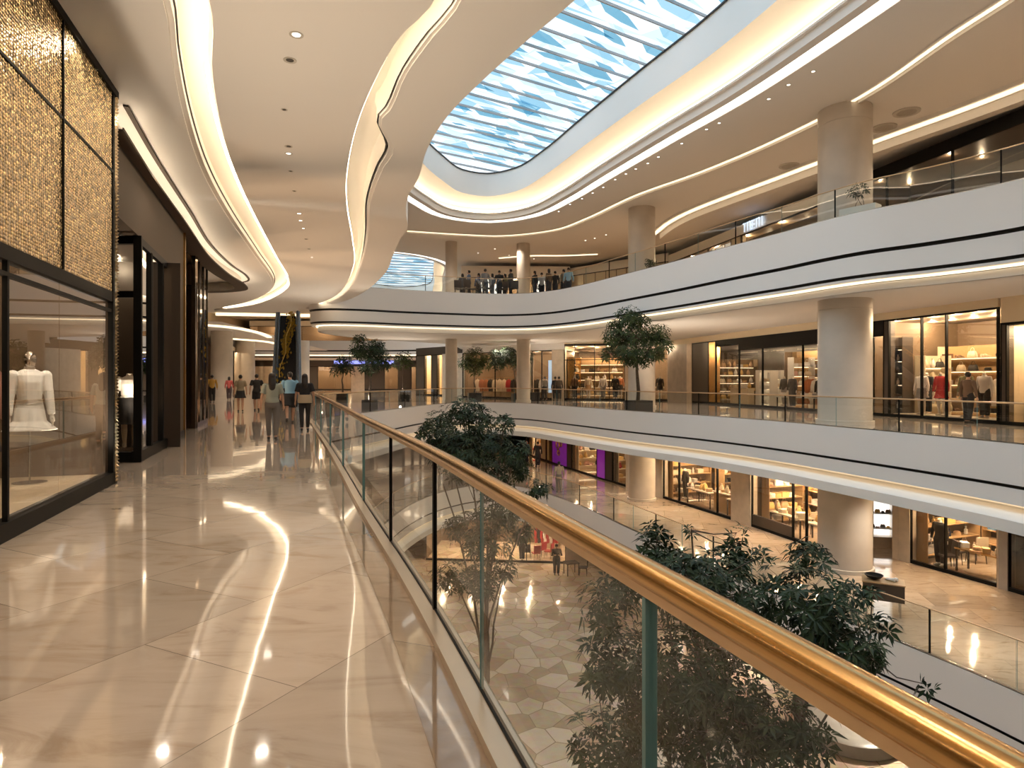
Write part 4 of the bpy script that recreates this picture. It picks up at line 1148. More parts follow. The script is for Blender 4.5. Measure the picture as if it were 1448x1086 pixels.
def fill_shelf(q, u, s0, s1, d, z0, levels, desc, group, kinds, cols, rnd, pitch=.42, sc=1.1):
    for li, z in enumerate(levels):
        s_ = s0 + .25 ; lv = ['bottom','second','third','fourth','top'][li if li < len(levels)-1 else 4]
        while s_ < s1-.2:
            k = rnd.choice(kinds)
            good(k, rnd.choice(cols), q(s_, d+.25, z0+z), ang(u)+rnd.uniform(-.2,.2), '%s shelf %s' % (lv, desc), group, sc*(.82 if k == 'folded_clothes' else 1))
            s_ += pitch*rnd.uniform(.85,1.2)
def rack(q, u, s0, s1, d, z0, label, cols, desc, group, rnd, h=1.65, m='gold', n=6):
    t = thing('clothes_rack', label, 'rack', q(s0, d, z0))
    a, b = q(s0, d, z0), q(s1, d, z0)
    up_ = lambda p, z: (p[0], p[1], p[2]+z)
    MB().tube([up_(a,0), up_(a,h), up_(b,h), up_(b,0)], .016, 8).build('rail', [M[m]], t)
    for k in range(n):
        s_ = lerp(s0+.15, s1-.15, k/(n-1))
        good('coat', rnd.choice(cols), q(s_, d, z0+h-.185), ang(u)+PI/2*.7, 'hanging on the rack %s' % desc, group)
def table(label, at, rz, L=1.4, W=.7, H=.78, m='stone_beige', lm='dark_bronze', box=False):
    t = thing('display_table', label, 'table', at, None, rz)
    MB().box(0,0,H-.05,L,W,.05).build('tabletop', [M[m]], t)
    if box:
        MB().box(0,0,0,L-.08,W-.08,H-.05).build('cabinet_body', [M[lm]], t)
    else:
        for sx_ in (-1,1):
            for sy in (-1,1): MB().box(sx_*(L/2-.05), sy*(W/2-.05), 0, .05, .05, H-.05).build('leg', [M[lm]], t)
    return t
def chair_proto():
    t = thing('chair', 'chair', 'chair', (0,0,-60))
    BASE[t.name] = (0,0,0)
    m = M['chair_cloth']
    MB().box(0,0,.42,.46,.46,.06).build('seat', [m], t)
    mb = MB(); n = 12
    mb.ring([[(x*.23, -.22-.06*(z-.5)-.03*(1-x*x)*-1*.6+o, z) for x in [-1+2*k/n for k in range(n+1)] for o in ((0,) if True else (0,))] + [(x*.23, -.27-.06*(z-.5), z) for x in [1-2*k/n for k in range(n+1)]] for z in (.5,.6,.75,.9,.96)])
    mb.build('backrest', [m], t)
    for a in (-1,1):
        for b in (-1,1): MB().tube([(a*.19,b*.19,.42),(a*.215,b*.215,0)], [.018,.013], 8).build('leg', [M['dark_bronze']], t)
    return t
mk('chair_cloth', (.05,.035,.03), .6); mk('chair_red', (.42,.02,.03), .6); mk('chair_cream', (.7,.58,.42), .6)
CHP = []
def chair(label, at, rz, col='chair_cloth', group=None):
    if not CHP:
        CHP.append(chair_proto()); r = CHP[0]; r.location = at; r.rotation_euler = (0,0,rz)
    else:
        r = dup(CHP[0], at, rz)
    r['label'] = label
    if group: r['group'] = group
    for c in r.children:
        if c.name.startswith(('seat','backrest')):
            c.material_slots[0].link = 'OBJECT'; c.material_slots[0].material = M[col]
    return r
mk('shelf_led', (1,.9,.7), .4, emit=5, ecol=(1,.80,.52))
# mannequin prototypes (small in the photo): dressed copies share meshes, each with its own clothes colours
MPROTO = {}
def mann(kind, label, at, rz, c1, c2, group):
    if kind not in MPROTO:
        b = {'trousers':('trousers',(.1,.1,.1),.95),'skirt':('skirt',(.1,.1,.1),.45),'dress':('skirt',(.1,.1,.1),.62)}[kind]
        MPROTO[kind] = r = mannequin(label, at, rz, group, H=1.76, top=((.5,.5,.5),'long',.84 if kind == 'trousers' else .97), bottom=b, voxel=.02)
        t = r
    else:
        t = dup(MPROTO[kind], at, rz, label, group)
    for c in t.children:
        if c.name.startswith('top'): k = c1
        elif c.name.startswith(('bottoms','skirt')): k = c2
        else: continue
        c.material_slots[0].link = 'OBJECT'; c.material_slots[0].material = cloth(PAL[k])
    return t

# ================================================================ the shops opposite, our level
def Wm(px):                                           # on the line of the shop wall opposite
    k = (px-CX)/F; D = 21.13/(k+.2233); return (21.13-.2233*D, D)
def on(p0, p1, px):
    L, u, n = frame_of(p0, p1); return sx(px, p0, u)
rnd = random.Random(11)
p0, p1 = Wm(945), Wm(1162)
S_ = lambda px: on(p0, p1, px)
tA, qa, La = shop('wide black framed clothes shop opposite, between the potted tree and the big column', p0, p1, 0, 4.25,
    [(S_(972),'y'),(S_(979),'s'),(S_(1002),'d'),(S_(1012),'k'),(S_(1045),'g'),(S_(1078),'g'),(S_(1135),'g'),(S_(1162),'g')], hdr=.36, depth=4.5, wall='shop_dark', lights=5, power=200, ceil=3.5)
_, ua, na = frame_of(p0, p1)
MB().obox(p0, ua, na, S_(1045), La, -.03, .10, 3.2, 3.88).build('black_sign_band', [M['black_metal']], tA)
MB().obox(p0, ua, na, S_(1012), S_(1045), 0, .1, 3.55, 3.88).build('black_sign_band', [M['black_metal']], tA)
ga = 'goods in the black framed shop'
s0, s1 = S_(1050), S_(1140)
shelf_unit(qa, ua, s0, s1, 2.7, 0, [.15,.65,1.15,1.65,2.15,2.6], 'tall lit shelf wall at the back of the black framed shop', back='tan_wall')
fill_shelf(qa, ua, s0, s1, 2.7, 0, [.15,.65,1.15,1.65,2.15], 'at the back of the black framed shop', ga, ['handbag','folded_clothes','gift_box','hat'], ['white','cream','tan','blush','rust','grey'], rnd, .56, 1.2)
shelf_unit(qa, ua, S_(1058), S_(1072), .7, 0, [.2,.6,1.0,1.4], 'white lit shelf tower behind the second pane of the black framed shop', 'white_gloss', 'white_gloss')
fill_shelf(qa, ua, S_(1058), S_(1072), .7, 0, [.2,.6,1.0,1.4], 'of the white tower in the black framed shop', ga, ['folded_clothes'], ['white','cream'], rnd, .4)
rack(qa, ua, 12.2, 14.2, 1.9, 0, 'gold clothes rack inside the black framed shop', ['white','cream','black','grey','rust'], 'in the black framed shop', ga, rnd, 1.7, n=7)
tb = table('low white display table behind the wide pane of the black framed shop', qa((S_(1082)+S_(1132))/2, 1.0, 0), ang(ua), 3.0, .6, .62, 'white_gloss')
for i in range(7): good(['folded_clothes','handbag'][i%2], ['white','cream','grey','tan'][i%4], qa(lerp(S_(1084),S_(1130),i/6), 1.0, .62), ang(ua), 'on the low table in the black framed shop', ga, 1.1)
tb = table('tall table with lit clothes behind the first pane of the black framed shop', qa((S_(1018)+S_(1042))/2, .9, 0), ang(ua), 1.9, .5, 1.0, 'cream_panel', 'cream_panel', True)
for i in range(4): good(['folded_clothes','vase'][i%2], ['cream','tan','white','gold'][i], qa(lerp(S_(1020),S_(1040),i/3), .9, 1.0), ang(ua), 'on the tall table in the black framed shop', ga, 1.2)
for i, (px, k, c1, c2, d, nm) in enumerate([(1066,'trousers','black','grey',1.9,'black jacket behind the white tower'),(1107,'trousers','black','black',.55,'black coat before the white table'),(1146,'trousers','black','black',.9,'black suit near the column'),(1152,'dress','tan','brown',1.8,'tan top and brown skirt near the column')]):
    mann(k, 'mannequin in a %s in the black framed shop' % nm, qa(S_(px), d, .05), ang(ua)+PI+.2, c1, c2, 'mannequins in the black framed shop')
# shop B
p0, p1 = Wm(1228), Wm(1411); S_ = lambda px: on(p0, p1, px)
tB, qb, Lb = shop('bright clothes shop opposite with mannequins behind clear panes, right of the big column', p0, p1, 0, 4.25,
    [(S_(1250),'g'),(S_(1257),'d'),(S_(1303),'g'),(S_(1338),'g'),(S_(1411),'g')], hdr=.30, depth=4.6, wall='shop_wall', lights=6, power=230, ceil=3.95)
_, ub, nb = frame_of(p0, p1); gb = 'goods in the bright shop'
MB().obox(p0, ub, nb, 0, S_(1250), -.02, .08, 3.3, 3.95).build('black_sign_band', [M['black_metal']], tB)
pl = MB().obox(p0, ub, nb, S_(1259), Lb-.1, .16, 1.3, 0.0, .14).build('display_platform', [M['stone_beige']], None, qb(S_(1300),.6,0)); tag(pl, 'low platform under the mannequins in the bright shop', 'platform')
s0, s1 = .6, S_(1405)
shelf_unit(qb, ub, s0, s1, 2.9, 0, [.2,.75,1.3,1.85,2.4], 'long back shelf wall in the bright shop', 'cream_panel', 'tan_wall')
fill_shelf(qb, ub, s0, s1, 2.9, 0, [.2,.75,1.3,1.85,2.4], 'at the back of the bright shop', gb, ['handbag','folded_clothes','hat','vase','pair_of_shoes'], ['white','cream','black','brown','tan'], rnd, .55, 1.25)
shelf_unit(qb, ub, .1, S_(1250), .9, 0, [.3,.8,1.3,1.8,2.3,2.8], 'dark shelf full of small bright goods at the left end of the bright shop', 'shop_dark', 'shop_dark')
fill_shelf(qb, ub, .1, S_(1250), .9, 0, [.3,.8,1.3,1.8,2.3], 'of the dark unit in the bright shop', gb, ['pair_of_shoes','bottle','handbag'], ['white','gold','cream','brown'], rnd, .34, 1.2)
for px, k, c1, c2, d, nm in [(1281,'trousers','black','black',1.0,'black jacket at the left of the bright shop'),(1288,'dress','white','grey',.5,'white cape in front of the black jacket in the bright shop'),(1312,'dress','red','red',.6,'red dress in the bright shop'),
        (1344,'dress','olive','olive',.7,'olive dress in the bright shop'),(1369,'trousers','white','black',.7,'white top and black trousers in the bright shop'),(1398,'trousers','cream','black',.9,'cream jacket and black trousers at the right of the bright shop')]:
    mann(k, 'mannequin in a %s' % nm, qb(S_(px), d, .14), ang(ub)+PI+.15, c1, c2, 'mannequins in the bright shop')
b_ = qb(S_(1385), -.35, 0)
person('shopper in a brown coat and black trousers facing the bright shop window opposite', (b_[0]-.1, b_[1], 0), -PI/2+.2, H=1.76, female=False, top=((.13,.08,.05),'long',.85), bottom=('trousers',(.015,.014,.014),.95), hair=('short',None), legs=(.04,-.04), voxel=.016)
# shop C at the frame's right edge
p0, p1 = Wm(1415), Wm(1530); S_ = lambda px: on(p0, p1, px)
tC, qc, Lc = shop('black portal shop opposite, cut by the right edge of the view', p0, p1, 0, 4.25, [(S_(1424),'d'),(S_(1455),'g'),(S_(1500),'g'),(Lc if False else 99,'g')], hdr=.85, depth=4, wall='cream_panel', lights=3, power=150, ceil=3.3)
_, uc, nc = frame_of(p0, p1)
table('small round-edged table inside the black portal shop', qc(S_(1440), 1.2, 0), ang(uc), 1.0, .6, .8)
good('handbag', 'black', qc(S_(1440), 1.2, .8), ang(uc), 'on the table in the black portal shop', 'goods in the black portal shop', 1.3)
# far line of shops
p0, p1 = (3.9,47.5), Wm(945); S_ = lambda px: on(p0, p1, px)
tD, qd, Ld = shop('warm lit clothes shop opposite behind the tall potted tree', p0, p1, 0, 4.25, [(S_(813),'g'),(S_(841),'g'),(S_(862),'g'),(S_(884),'g'),(S_(921),'s'),(S_(945),'g')], hdr=.1, depth=5, lights=6, power=240, ceil=4.0, transom=2.95, wall='shop_wall')
_, ud, nd = frame_of(p0, p1); gd = 'goods in the warm shop behind the tree'
shelf_unit(qd, ud, S_(806), S_(872), 3.0, 0, [.3,.9,1.5,2.1,2.7], 'back shelf wall of the warm shop behind the potted tree', 'gold', 'tan_wall')
fill_shelf(qd, ud, S_(806), S_(872), 3.0, 0, [.3,.9,1.5,2.1], 'of the warm shop behind the potted tree', gd, ['handbag','hat','folded_clothes','vase'], ['gold','brown','cream','black','white'], rnd, .62, 1.4)
for px, k, c1, c2, d, nm in [(811,'trousers','brown','black',.36,'brown jacket behind the first pane'),(828,'dress','cream','tan',1.0,'cream dress behind the second pane'),(850,'trousers','white','grey',.8,'white top behind the third pane'),(867,'trousers','black','black',.9,'black suit behind the fourth pane'),(873,'dress','rust','black',1.2,'rust top behind the fourth pane'),(931,'dress','black','black',1.0,'black dress in the pale window')]:
    mann(k, 'mannequin in a %s, warm shop' % nm, qd(S_(px), d, .1), ang(ud)+PI, c1, c2, 'mannequins in the warm shop behind the tree')
table('wooden table in the middle of the warm shop behind the potted tree', qd(S_(829), 2.2, 0), ang(ud), 1.8, .8, .9)
p0, p1 = (-4.2,54), (3.9,47.5); S_ = lambda px: on(p0, p1, px)
tE, qe, Le = shop('pale clothes shop at the far end of our level', p0, p1, 0, 4.25, [(S_(700),'g'),(S_(741),'g'),(S_(752),'s'),(S_(766),'g'),(S_(781),'g'),(99,'s')], hdr=.5, depth=5, lights=5, power=220, ceil=3.7, wall='shop_wall', hmat='soffit_paint', side='l')
_, ue, ne = frame_of(p0, p1)
rack(qe, ue, S_(660), S_(715), 1.2, 0, 'left clothes rack in the pale far shop', ['rust','blush','black','cream','red'], 'at the left of the pale far shop', 'coats in the pale far shop', rnd, 1.7, n=9)
rack(qe, ue, S_(718), S_(760), 1.4, 0, 'right clothes rack in the pale far shop', ['black','white','brown','blush'], 'at the right of the pale far shop', 'coats in the pale far shop', rnd, 1.7, n=7)
mb = MB().obox(p0, ue, ne, S_(770), S_(779), .5, .55, .5, 3.0)
tag(mb.build('light_panel', [M['panel_blue'] if 'panel_blue' in M else M.setdefault('panel_blue', mat('panel_blue', (.5,.68,.9), .4, emit=.9))], None, qe(S_(774),.5,.5)), 'pale blue lit panel in the far shop window', 'light panel')
p0, p1 = (-9.5,63), (-4.2,57); S_ = lambda px: on(p0, p1, px)
tF, qf, Lf = shop('dark timber framed shop with golden windows far across the void', p0, p1, 0, 4.6, [(S_(600),'d'),(S_(610),'g'),(S_(618),'d'),(S_(626),'g'),(99,'s')], hdr=.7, hmat='shop_dark', depth=3, lights=3, power=400, wall='cream_panel')
# left shops beyond the walkway
a0, a1 = (-23.2,51.3), (-30.5,72.5)
tG, qg, Lg = shop('clothes shop with a black frame beyond the far left column', a0, a1, 0, 4.6, [(3,'s'),(9,'g'),(14,'g'),(19,'g'),(99,'s')], hdr=.4, depth=5, lights=5, power=420, wall='shop_wall')
_, ug, ng_ = frame_of(a0, a1)
rack(qg, ug, 4, 9, 1.5, 0, 'clothes rack in the shop beyond the far left column', ['white','cream','tan','brown'], 'beyond the far left column', 'coats beyond the far left column', rnd, 1.8, n=7)
for i, (s_, c1) in enumerate(((5,'white'),(11,'brown'),(15,'cream'))):
    mann('dress', 'mannequin in a %s dress in the shop beyond the far left column' % c1, qg(s_, .8, .1), ang(ug)+PI+.6, c1, c1, 'mannequins beyond the far left column')
a0, a1 = (-30.7,73), (-37,91.5)
tH, qh, Lh = shop('last shopfront on the left before the far end wall', a0, a1, 0, 4.6, [(3,'s'),(8,'g'),(13,'g'),(99,'g')], hdr=.8, depth=4, lights=4, power=450, wall='shop_wall')
sg = MB().obox(a0, ug, ng_, 3.3, 8, -.16, -.05, 3.1, 4.15); sg.obox(a0, ug, ng_, 4.8, 5.4, -.19, -.16, 3.3, 4.0, 1).obox(a0, ug, ng_, 5.9, 6.5, -.19, -.16, 3.3, 4.0, 1).obox(a0, ug, ng_, 5.1, 6.2, -.19, -.16, 3.3, 3.55, 1)
tag(sg.build('lit_sign', [mat('sign_white', (.8,.85,.95), .4, emit=1.1), mat('sign_blue', (.05,.12,.5), .4)], None, qh(5.5,-.1,3.1)), 'white lit sign with a dark blue mark above the last left shopfront', 'sign')

p0, p1 = (-40,95), (-5,95)
tI, qi, Li = shop('row of lit shopfronts along the far end wall', p0, p1, 0, 4.4, [(5,'s'),(9,'g'),(11,'d'),(16,'g'),(18,'s'),(21,'d'),(23,'g'),(25,'d'),(28,'g'),(30,'d'),(99,'g')], hdr=.9, hmat='shop_dark', depth=4, lights=8, power=420, wall='shop_wall')
mb = MB().box(-22, 94.8, 3.85, 9, .1, .5).box(-9, 94.8, 3.85, 4, .1, .5)
tag(mb.build('lit_sign', [mat('sign_violet', (.3,.35,.95), .4, emit=1.4)], None, (-22,94.8,3.85)), 'violet blue lit band over the shopfronts of the far end wall', 'sign')
p0, p1 = (-40,97), (-5,97)
tJ, qj, Lj = shop('upper row of lit shopfronts beyond the far balcony', p0, p1, ZL3, 10.5, [(8,'g'),(16,'g'),(24,'g'),(99,'g')], hdr=.8, depth=3, lights=5, power=600, wall='shop_wall', hmat='soffit_paint')
# ================================================================ lower floor shops
ZT1 = -2.0
LP = {'a':(1.2,55.5),'b':(2.95,50.0),'c':(5.6,42.0),'d':(6.95,38.6),'e':(8.2,35.2),'f':(10.6,28.3),'g':(11.75,24.3)}
def low(label, a, b, bays, **k):
    p0, p1 = (LP.get(a, a), LP.get(b, b)); S_ = lambda px: on(p0, p1, px)
    r = shop(label, p0, p1, Z1, ZT1, [(S_(px) if px else 99, kd) for px, kd in bays], hdr=k.pop('hdr',.16), **k)
    return r + (S_, frame_of(p0, p1)[1])
t1, q1, L1, S_, u1 = low('far lower floor shop with a timber wall and white lit window', 'a', 'b', [(757,'o'),(765,'g'),(772,'c'),(0,'g')], lights=3, power=180, depth=3, wall='tan_wall' if 'tan_wall' in M else M.setdefault('tan_wall', mat('tan_wall',(.55,.33,.14),.5)).name and 'tan_wall')
t2, q2, L2, S_, u2 = low('lower floor shop with a purple panel bearing a gold swirl', 'b', 'c', [(781,'k'),(802,'p'),(808,'d'),(0,'g')], lights=4, power=200, depth=3.5)
sw = MB()
p0 = LP['b']; n2 = (-u2[1], u2[0]); sc_ = (S_(781)+S_(802))/2
for j, (cs, cz, r) in enumerate(((-.25,-3.45,.38),(.15,-2.85,.32),(-.1,-4.0,.24),(.3,-3.3,.24))):
    pts = []
    for i in range(30):
        a = 2*PI*i/29*1.25; rr = r*(1-.45*i/29)
        pts.append(q2(sc_+cs+rr*math.cos(a+j), -.03, cz+rr*math.sin(a+j)))
    sw.tube(pts, .06, 6)
sw.build('gold_swirl', [M['gold']], t2)
shelf_unit(q2, u2, S_(810), S_(840), 2.8, Z1, [.3,.9,1.5,2.1], 'lit shelf wall in the shop beside the purple panel', 'cream_panel', 'cream_panel')
fill_shelf(q2, u2, S_(810), S_(840), 2.8, Z1, [.3,.9,1.5,2.1], 'in the shop beside the purple panel', 'goods beside the purple panel', ['handbag','hat','bottle','vase'], ['black','white','gold','red'], rnd, .6, 1.3)
t3, q3, L3, S_, u3 = low('lower floor shop with a second purple panel left of a round column', 'c', 'd', [(856,'p'),(866,'d'),(0,'g')], lights=2, power=160, depth=3, side='')
t4, q4, L4, S4, u4 = low('lower floor homeware shop left of the square pier', 'e', 'f', [(938,'s'),(960,'g'),(1014,'g'),(1035,'g'),(0,'s')], lights=5, power=400, depth=4.2, hdr=.2, side='l')
t5, q5, L5, S5, u5 = low('lower floor furniture shop right of the square pier', 'f', 'g', [(1063,'s'),(1121,'g'),(1140,'g'),(0,'g')], lights=4, power=400, depth=3.6, hdr=.3, side='lr')
g4 = 'homeware in the lower floor shop'
def put_table(q, u, S, px, d, L, W, label, kinds, cols, desc, grp, H=.8, box=False, n=4, m='stone_beige'):
    s_ = S(px); t = table(label, q(s_, d, Z1), ang(u), L, W, H, m, 'dark_bronze' if not box else 'tan_wall', box)
    for i in range(n):
        good(kinds[i % len(kinds)], rnd.choice(cols), q(s_-L/2+L*(i+.5)/n, d+rnd.uniform(-.15,.15), Z1+H), rnd.uniform(0,6), desc, grp, rnd.uniform(.9,1.4))
wc = ['white','cream','gold','tan']
put_table(q4, u4, S4, 975, .9, 2.0, .8, 'long table of ceramics behind the wide pane of the homeware shop', ['vase','folded_clothes','handbag'], wc, 'on the long table of the homeware shop', g4, n=6)
put_table(q4, u4, S4, 1004, 1.0, 1.2, .8, 'cream cabinet of ceramics at the right of the homeware shop', ['vase','hat'], wc, 'on the cabinet of the homeware shop', g4, .95, True, 4)
put_table(q4, u4, S4, 1024, .8, .9, .7, 'dark table behind the third pane of the homeware shop', ['vase','hat'], ['brown','cream','black'], 'on the dark table of the homeware shop', g4, n=3)
shelf_unit(q4, u4, S4(945), S4(1030), 3.0, Z1, [.4,.95,1.5,2.05], 'back shelf wall of the homeware shop', 'tan_wall', 'shop_wall')
fill_shelf(q4, u4, S4(945), S4(1030), 3.0, Z1, [.95,1.5,2.05], 'at the back of the homeware shop', g4, ['vase','handbag','hat','folded_clothes'], wc+['brown'], rnd, .62, 1.5)
mann('trousers', 'mannequin in a black coat at the left of the homeware shop', q4(S4(949), .9, Z1+.05), ang(u4)+PI, 'black', 'black', 'mannequins on the lower floor')
for i, (px, d, c) in enumerate(((957,1.6,'chair_cloth'),(1020,1.5,'chair_cloth'))):
    chair('%s chair, %s from the left in the homeware shop' % ('dark' if c == 'chair_cloth' else 'cream', ORD[i]), q4(S4(px), d, Z1), ang(u4)+1.2*i, c, 'chairs in the homeware shop')
g5 = 'homeware in the furniture shop'
put_table(q5, u5, S5, 1096, .8, 1.9, .7, 'long table with a pale cloth in the furniture shop', ['vase','folded_clothes','handbag'], wc, 'on the pale table of the furniture shop', g5, n=5, m='cream_panel')
put_table(q5, u5, S5, 1140, .7, .9, .7, 'dark side table nearest the big column in the furniture shop', ['vase','bottle'], wc, 'on the side table of the furniture shop', g5, n=3)
pl5 = MB().obox(LP['f'], u5, (-u5[1],u5[0]), S5(1064), S5(1120), -.01, .10, Z1+.12, Z1+.55).build('low_panel', [M['shop_dark']], t5)
shelf_unit(q5, u5, S5(1066), S5(1118), 2.4, Z1, [.4,1.0,1.6,2.2], 'back shelf wall of the furniture shop', 'tan_wall', 'shop_wall')
fill_shelf(q5, u5, S5(1066), S5(1118), 2.4, Z1, [.4,1.0,1.6], 'at the back of the furniture shop', g5, ['vase','handbag','gift_box'], wc+['black'], rnd, .55, 1.4)
for i, (px, d, c) in enumerate(((1082,1.6,'chair_cream'),(1104,1.7,'chair_cream'),(1138,1.9,'chair_cloth'),(1151,2.8,'chair_cream'))):
    chair('%s chair, %s from the left in the furniture shop' % ('dark' if c == 'chair_cloth' else 'cream', ORD[i]), q5(S5(px), d, Z1), ang(u5)+1.1*i, c, 'chairs in the furniture shop')
mb = MB().obox(LP['f'], u5, (-u5[1],u5[0]), S5(1123), S5(1140), 1.8, 1.86, Z1+2.2, Z1+2.65)
tag(mb.build('light_panel', [M['panel_white'] if 'panel_white' in M else M.setdefault('panel_white', mat('panel_white', (.95,.93,.9), .4, emit=1.6, ecol=(1,.95,.9)))], None, q5(S5(1131),1.8,Z1+2.2)), 'white lit panel high in the furniture shop', 'light panel')
# lit display cabinet
c0 = P(1231, 774, Z1); c0 = (c0[0], c0[1]); uG = (.98,-.2); nG = (.2,.98)
bz = Z1+.42
DC = thing('display_cabinet', 'white backlit display cabinet with three shelves beside the big lower column', 'cabinet', (c0[0], c0[1], Z1))
MB().obox(c0, uG, nG, 0, .80, .38, .42, bz, ZT1-.02).build('backlit_panel', [M['panel_white']], DC)
MB().obox(c0, uG, nG, -.03, .83, 0, .42, Z1, bz).build('plinth', [M['stone_beige']], DC)
MB().obox(c0, uG, nG, -.03, 0, 0, .42, bz, ZT1-.02).obox(c0, uG, nG, .80, .83, 0, .42, bz, ZT1-.02).build('frame', [M['white_gloss']], DC)
qG = lambda s_, d, z: (c0[0]+uG[0]*s_+nG[0]*d, c0[1]+uG[1]*s_+nG[1]*d, z)
for i, z in enumerate((.32,.90,1.48)):
    MB().obox(c0, uG, nG, 0, .80, .05, .38, bz+z-.03, bz+z).build('shelf', [M['white_gloss']], DC)
    for j in range(4):
        good(['handbag','pair_of_shoes','handbag','hat'][(i+j)%4], ['brown','rust','grey','gold','black'][(i*2+j)%5], qG(.12+.19*j, .2, bz+z), ang(uG), 'on the %s shelf of the backlit cabinet' % ['lower','middle','upper'][i], 'goods in the backlit cabinet', .62)
LP['h'] = P(1264, 785.5, Z1); LP['i'] = (14.9,21.6); LP['j'] = (15.2,19.9); LP['k'] = (16.6,15.2)
LP['h'] = (13.9,23.2)
t6, q6, L6, S6, u6 = low('lower floor jewellery shop with a long gold framed table right of the backlit cabinet', 'h', 'j', [(1272,'s'),(1288,'s'),(1337,'g'),(0,'g')], lights=4, power=340, depth=4, hdr=.1)
put_table(q6, u6, S6, 1366, .9, 1.5, .7, 'long gold edged table of trinkets in the jewellery shop', ['gift_box','bottle','hat'], wc, 'on the gold edged table of the jewellery shop', 'goods in the jewellery shop', n=6, m='gold')
shelf_unit(q6, u6, S6(1300), L6-.2, 3.3, Z1, [.5,1.0,1.5,2.0], 'back shelf wall of the jewellery shop', 'tan_wall', 'shop_dark')
fill_shelf(q6, u6, S6(1300), L6-.2, 3.3, Z1, [.5,1.0,1.5], 'of the jewellery shop', 'goods in the jewellery shop', ['folded_clothes','gift_box','handbag'], ['blue','navy','white','tan'], rnd, .45, 1.2)
for i, (px, d, c) in enumerate(((1313,1.2,'chair_cloth'),(1320,2.2,'chair_cream'),(1323,.6,'chair_cloth'),(1390,2.0,'chair_cloth'))):
    chair('%s chair, %s from the left in the jewellery shop' % ('dark' if c == 'chair_cloth' else 'cream', ORD[i]), q6(S6(px), d, Z1), ang(u6)+1.3*i, c, 'chairs in the jewellery shop')
mann('trousers', 'mannequin in a black jacket at the left of the jewellery shop', q6(S6(1289)+.66, .5, Z1+.05), ang(u6)+PI, 'black', 'black', 'mannequins on the lower floor')
t7, q7, L7, S7, u7 = low('dark glazed lower floor shop at the right edge of the view', 'j', 'k', [(1414,'s'),(1427,'y'),(0,'g')], lights=1, power=25, depth=4, gl='glass_dark', wall='shop_dark')
t8, q8, L8, S8, u8 = low('stone faced bay behind the lower round column', 'd', 'e', [(920,'s'),(0,'s')], lights=0, depth=2, hdr=.1, side='')
# information desk by the lower railing
KD = (10.35,17.75)
kd = thing('reception_desk', 'bronze fronted desk beside the lower floor railing', 'desk', (KD[0], KD[1], Z1), None, -.5)
MB().box(0,0,.42,1.0,.62,.46).build('desk_body', [M['bronze']], kd); MB().box(0,0,.88,1.04,.66,.03).build('desktop', [M['tan_wall']], kd)
for a in (-.4,.4):
    for b in (-.25,.25): MB().box(a,b,0,.04,.04,.42).build('leg', [M['steel']], kd)
z_ = Z1+.91
bw = MB(); bw.lathe((0,0,0), [(.06,0),(.17,.05),(.24,.13),(.225,.13),(.15,.06),(.0,.03)], 24)
bw = bw.build('bowl', [M['black_metal']], None); bw.location = (KD[0]-.2, KD[1]+.1, z_); BASE[bw.name] = (0,0,0); tag(bw, 'black bowl on the bronze fronted desk', 'bowl')
good('pair_of_shoes', 'white', (KD[0]+.22, KD[1]-.05, z_), .4, 'on the bronze fronted desk', None)['label'] = 'white pair of shoes on the bronze fronted desk beside the bowl'

# ================================================================ ground floor shop
p0, p1 = (-5.5,40.6), (5.6,39.6); S_ = lambda px: on(p0, p1, px)
t9, q9, L9 = shop('open fronted ground floor shop under the lower balcony', p0, p1, Z0, Z1-2.0, [(S_(700),'g'),(S_(745),'g'),(S_(800),'g'),(99,'s')], hdr=.3, depth=5, lights=6, power=330, wall='shop_wall')
_, u9, n9 = frame_of(p0, p1)
for i, (px, d, c, nm) in enumerate(((744,1.0,'chair_cloth','dark'),(757,.7,'chair_red','red'),(764,1.6,'chair_red','red'),(775,1.2,'chair_red','red'))):
    chair('%s chair inside the ground floor shop, %s from the left' % (nm, ORD[i]), q9(S_(px), d, Z0), ang(u9)+.4*i, c, 'chairs in the ground floor shop')
table('square dark table on the flagstones beside the man with folded arms', (3.5,37.6,Z0), .3, .8, .7, .74, 'dark_bronze')
chair('dark chair on the flagstones beside the square table', (4.2,37.5,Z0), 1.4, 'chair_cloth')
rack(q9, u9, S_(752), S_(790), 3.0, Z0, 'clothes rack deep in the ground floor shop', ['red','white','black','red'], 'in the ground floor shop', 'coats in the ground floor shop', rnd, 1.7, n=8)
mann('trousers', 'mannequin in a black jacket at the left of the ground floor shop', q9(S_(737.5), .4, Z0+.02), ang(u9)+PI, 'black', 'black', 'mannequins on the ground floor')

# ================================================================ upper floor shops
p0, p1 = Wm(945), Wm(1180); S_ = lambda px: on(p0, p1, px)
tU, qu, Lu = shop('upper floor shop with pale letters in its window, left of the tall column', p0, p1, ZL3, 10.3, [(S_(950),'c'),(S_(975),'g'),(S_(1001),'g'),(S_(1034),'g'),(S_(1048),'c'),(S_(1180),'g')], hdr=.55, hmat='soffit_paint', fmat='dark_bronze', depth=4, lights=5, power=200, wall='shop_wall')
_, uu, nu = frame_of(p0, p1)
def marks(parts, d, mtl, name, label, cat, q, zb, at):
    mb = MB(); P0 = q(0,0,0)[:2]
    for s0, s1, z0, z1 in parts: mb.obox(P0, uu, nu, at+s0, at+s1, d-.06, d, zb+z0, zb+z1)
    tag(mb.build(name, [mtl], None, q(at, d, zb)), label, cat)
SGN = mat('sign_lit', (.75,.85,1), .4, emit=.9)
